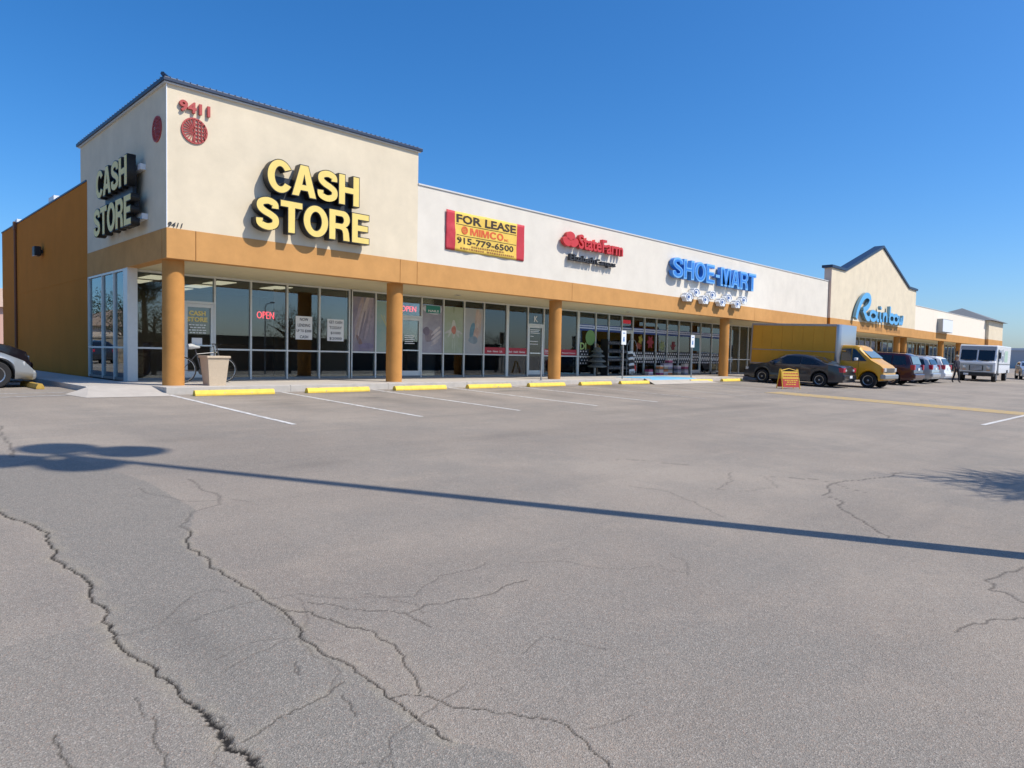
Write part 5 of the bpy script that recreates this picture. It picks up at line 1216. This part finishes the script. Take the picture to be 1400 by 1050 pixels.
# ------------------------------------------------------------------ light pole just right of the frame
px, py = 1.2+.577*1.3, -16.3-1.3; zg = gz(px, py)
tz = 17.0*.7604-.4          # pole top height from its shadow
t_ = (px+3.77)/.325; tz = -.40+.7604*t_
s = thing('light_pole', 'tall car park light pole with four round heads, seen by its shadow', 'street lamp', (px, py, zg))
H = tz-zg; q = MB(); q.tube([(0, 0, .3), (0, 0, H)], [.125, .07], 14); q.build('pole', STEEL, s, smooth=True)
MB().lathe([(.32, 0), (.32, .75), (.28, .8)], (0, 0, -.05), 20).build('concrete_base', CONC, s)
for a in range(4):
    u = Vector((math.cos(a*math.pi/2), math.sin(a*math.pi/2), 0)); b = MB(); b.tube([tuple(u*.05+Vector((0, 0, H-.1))), tuple(u*.4+Vector((0, 0, H-.08)))], .05, 8); b.build('arm', STEEL, s)
    c = u*.64; hd_ = MB(); hd_.lathe([(.16, -.30), (.40, -.26), (.41, -.2), (.36, .0), (.22, .10), (.05, .13)], (c.x, c.y, H-.02), 24); hd_.build('lamp_head', mat('lamp_bronze', (.05, .045, .04), .6), s, smooth=True)
# ------------------------------------------------------------------ trees
def leaf_cloud(b, c, rad, n, size, long=1.0, up=0):
    for _ in range(n):
        d = rng.normal(size=3); d /= np.linalg.norm(d); p = np.array(c)+d*np.array(rad)*(rng.random()**.45)
        a = rng.normal(size=3); a[2] += up; a /= np.linalg.norm(a); w = np.cross(a, rng.normal(size=3)); w /= np.linalg.norm(w)
        a = a*size*long*(.6+.8*rng.random()); w = w*size*.35
        b.quad(tuple(p-a*.5), tuple(p+w*.5), tuple(p+a*.5), tuple(p-w*.5))
def tree(x, y, h, rad, label, m=LEAF, n=2600, base=None):
    z = gz(x, y) if base is None else base
    s = thing('tree', label, 'tree', (x, y, z)); t = MB(); t.tube([(0, 0, -.1), (.1, .05, h*.3), (.0, .1, h*.55), (.05, 0, h*.8)], [h*.035, h*.027, h*.02, h*.008], 8)
    for k in range(7): a = k*.9; zz = h*(.3+.06*k); t.tube([(.05, .05, zz), (rad*.4*math.cos(a), rad*.4*math.sin(a), zz+h*.10), (rad*.75*math.cos(a), rad*.75*math.sin(a), zz+h*.17)], [h*.014, h*.009, h*.004], 6)
    t.build('trunk', BARK, s, smooth=True); b = MB()
    for k in range(13):
        a = k*2.4; rr = rad*(.2+.55*rng.random()); leaf_cloud(b, (rr*math.cos(a), rr*math.sin(a), h*(.42+.5*rng.random())), (rad*.42, rad*.42, h*.14), n//13, h*.035)
    b.build('crown', m, s); return s
# yucca-like tree right of frame whose spiky shadow falls on the asphalt
s = thing('spiky_tree', 'slim tree with long spiky leaves, seen by its streaky shadow', 'tree', (7.65, -20.35, gz(0, -20.35)))
t = MB(); t.tube([(0, 0, -.1), (.05, 0, 3.0), (-.1, .1, 5.6)], [.2, .16, .09], 10); t.build('trunk', BARK, s, smooth=True); b = MB()
sdl = -sd
for _ in range(900):
    th = rng.random()*6.283; u = rng.normal(size=3); u[2] = abs(u[2])*1.1+.15; u /= np.linalg.norm(u); L = .55+.75*rng.random()
    base_ = np.array([-.1+rng.normal()*.45, .1+rng.normal()*.45, 4.3+rng.random()*1.9]); tip = base_+u*L*np.array([1.0, 1.0, .9]); w = np.cross(u, rng.normal(size=3)); w /= np.linalg.norm(w); w *= .022
    mid = base_*.6+tip*.4; b.poly([tuple(base_), tuple(mid+w), tuple(tip), tuple(mid-w)])
b.build('crown', LEAF, s)
# across the road and beside the lot: what the shop glass reflects
bt = [(17.5, -50, 7.5, 3.0), (4, -66, 7.5, 3.2), (12, -58, 5.2, 2.4), (24, -64, 7, 3.0), (37, -60, 9, 3.6), (42, -61, 8, 3.2), (60, -66, 6, 3.0), (78, -64, 7, 3.0)]
for i, (x, y, h, r) in enumerate(bt): tree(x, y, h, r, 'leafy tree across the road, %s from the west in its row' % ['first', 'second', 'third', 'fourth', 'fifth', 'sixth', 'seventh', 'eighth'][i], LEAF2, 1300)
s = thing('long_store_building', 'long low brown building across the road mirrored in the shop glass', 'building', (20, -86, -2.39)); B('wall', mat('brown_wall', (.15, .10, .07), .9, var=.1), s, (-70, 80, -9, 0, 0, 5.2)); B('roof_edge', mat('brown_roof', (.08, .06, .05), .8), s, (-70.2, 80.2, -9.2, .2, 5.2, 5.6))
for i, x in enumerate((-14, 8, 30, 52)):
    s = thing('street_lamp', 'thin grey street lamp across the road, %s from the west' % ['first', 'second', 'third', 'fourth', 'fifth', 'sixth', 'seventh', 'eighth'][i], 'street lamp', (x, -52, gz(0, -52)), 0, 'street lamps across the road'); q = MB(); q.tube([(0, 0, 0), (0, 0, 7.6), (0, .3, 8.0), (0, 1.6, 8.1)], [.1, .06, .05, .04], 8); q.build('pole', STEEL, s, smooth=True); B('lamp_head', STEEL, s, (-.12, .12, 1.4, 2.1, 8.05, 8.2), bevel=.03)
# left neighbour: stone wall, gabled house, trees (mirrored in the side glass)
s = thing('stone_wall', 'pale stone garden wall facing the shaded side of the shops', 'wall', (-8.5, 0, -.118)); STW = mat('stone_pale', (.45, .36, .25), .95, var=.25, vscale=4, bump=.6, bscale=12)
B('wall_core', STW, s, (-.12, .12, 20, 75, 0, 1.7))
for r in range(5):
    y = 26+(r % 2)*.45
    while y < 62:
        w = .7+.4*rng.random(); B('stone', STW, s, (.10, .15+.03*rng.random(), y+.02, min(y+w, 62)-.02, r*.33+.02, r*.33+.315)); y += w
B('wall_cap', STW, s, (-.2, .2, 20, 75, 1.7, 1.8))
s = thing('house', 'small pale house with a low gable beyond the stone wall', 'house', (-19, 74, -.118)); HW = mat('house_wall', (.62, .50, .40), .9, var=.04); B('wall', HW, s, (-5, 5, -5, 6, 0, 3.4)); MB().prism([(-5.8, 3.4), (5.8, 3.4), (0, 5.6)], 'y', -5.5, 6.4).build('roof', mat('house_roof', (.45, .32, .24), .85, var=.1), s)
B('window', TINT, s, (-3, -1.4, -5.03, -5, 1, 2.3)); B('window', TINT, s, (1.4, 3, -5.03, -5, 1, 2.3))
for x, y, h, r, k in ((-13.5, 52, 6.4, 2.6, 'left of the small house'), (-17, 62, 5.4, 2.2, 'in front of the small house'), (-14.5, 72, 7.2, 3.0, 'right of the small house')): tree(x, y, h, r, 'dark leafy tree '+k, LEAF2, 1700, -.118)
left_car('dark sedan parked along the stone wall, mirrored in the side glass', GREYCAR).put(-6.4, 33, R(90), False, z=-.118)
s = thing('house', 'far pink house glimpsed past the rear corner of the ochre wall', 'house', (4.5, 62, -.118)); B('wall', mat('house_pink', (.52, .33, .27), .9), s, (-7, 9, 0, 8, 0, 4.6)); MB().prism([(-.5, 4.6), (8.5, 4.6), (4, 6.6)], 'x', -7.3, 9.3).build('roof', MATS['house_roof'], s)
# far right: hedge line, low roofs and hills
far = MB()
hills = MB(); pts = []
for i in range(61):
    a = R(62+i*.8); d = 2300; h = 42+26*math.sin(i*.35)+14*math.sin(i*.9+1)+8*math.sin(i*2.3); pts.append((d*math.sin(a), d*math.cos(a), max(8, h)))
for (a, b) in zip(pts[:-1], pts[1:]):
    f = 1.25
    hills.poly([(a[0], a[1], -4), (b[0], b[1], -4), (b[0]*1.12, b[1]*1.12, b[2]), (a[0]*1.12, a[1]*1.12, a[2])]); hills.poly([(a[0]*1.12, a[1]*1.12, a[2]), (b[0]*1.12, b[1]*1.12, b[2]), (b[0]*f, b[1]*f, -4), (a[0]*f, a[1]*f, -4)])
ho = struct(hills.build('hills', mat('hill_rock', (.33, .31, .32), .95, var=.1, vscale=.01), smooth=True))
for i, (x, y, h, r) in enumerate(((150, -6, 4.5, 3), (158, -12, 5, 3.2), (150, -1, 4, 2.6), (170, -20, 5, 3.5), (182, -8, 5.5, 3.5), (165, 4, 5, 3))): tree(x, y, h, r, 'distant dusty tree beyond the far end of the lot, %s' % ['first', 'second', 'third', 'fourth', 'fifth', 'sixth'][i], LEAF, 700)
s = thing('warehouse', 'long flat pale roofed warehouse on the far horizon at right', 'building', (230, -18, gz(0, -18))); B('wall', mat('warehouse_wall', (.45, .45, .46), .8), s, (-10, 10, -40, 60, 0, 5.5)); B('roof', mat('warehouse_roof', (.6, .62, .66), .6), s, (-10.3, 10.3, -40.3, 60.3, 5.5, 6.1))
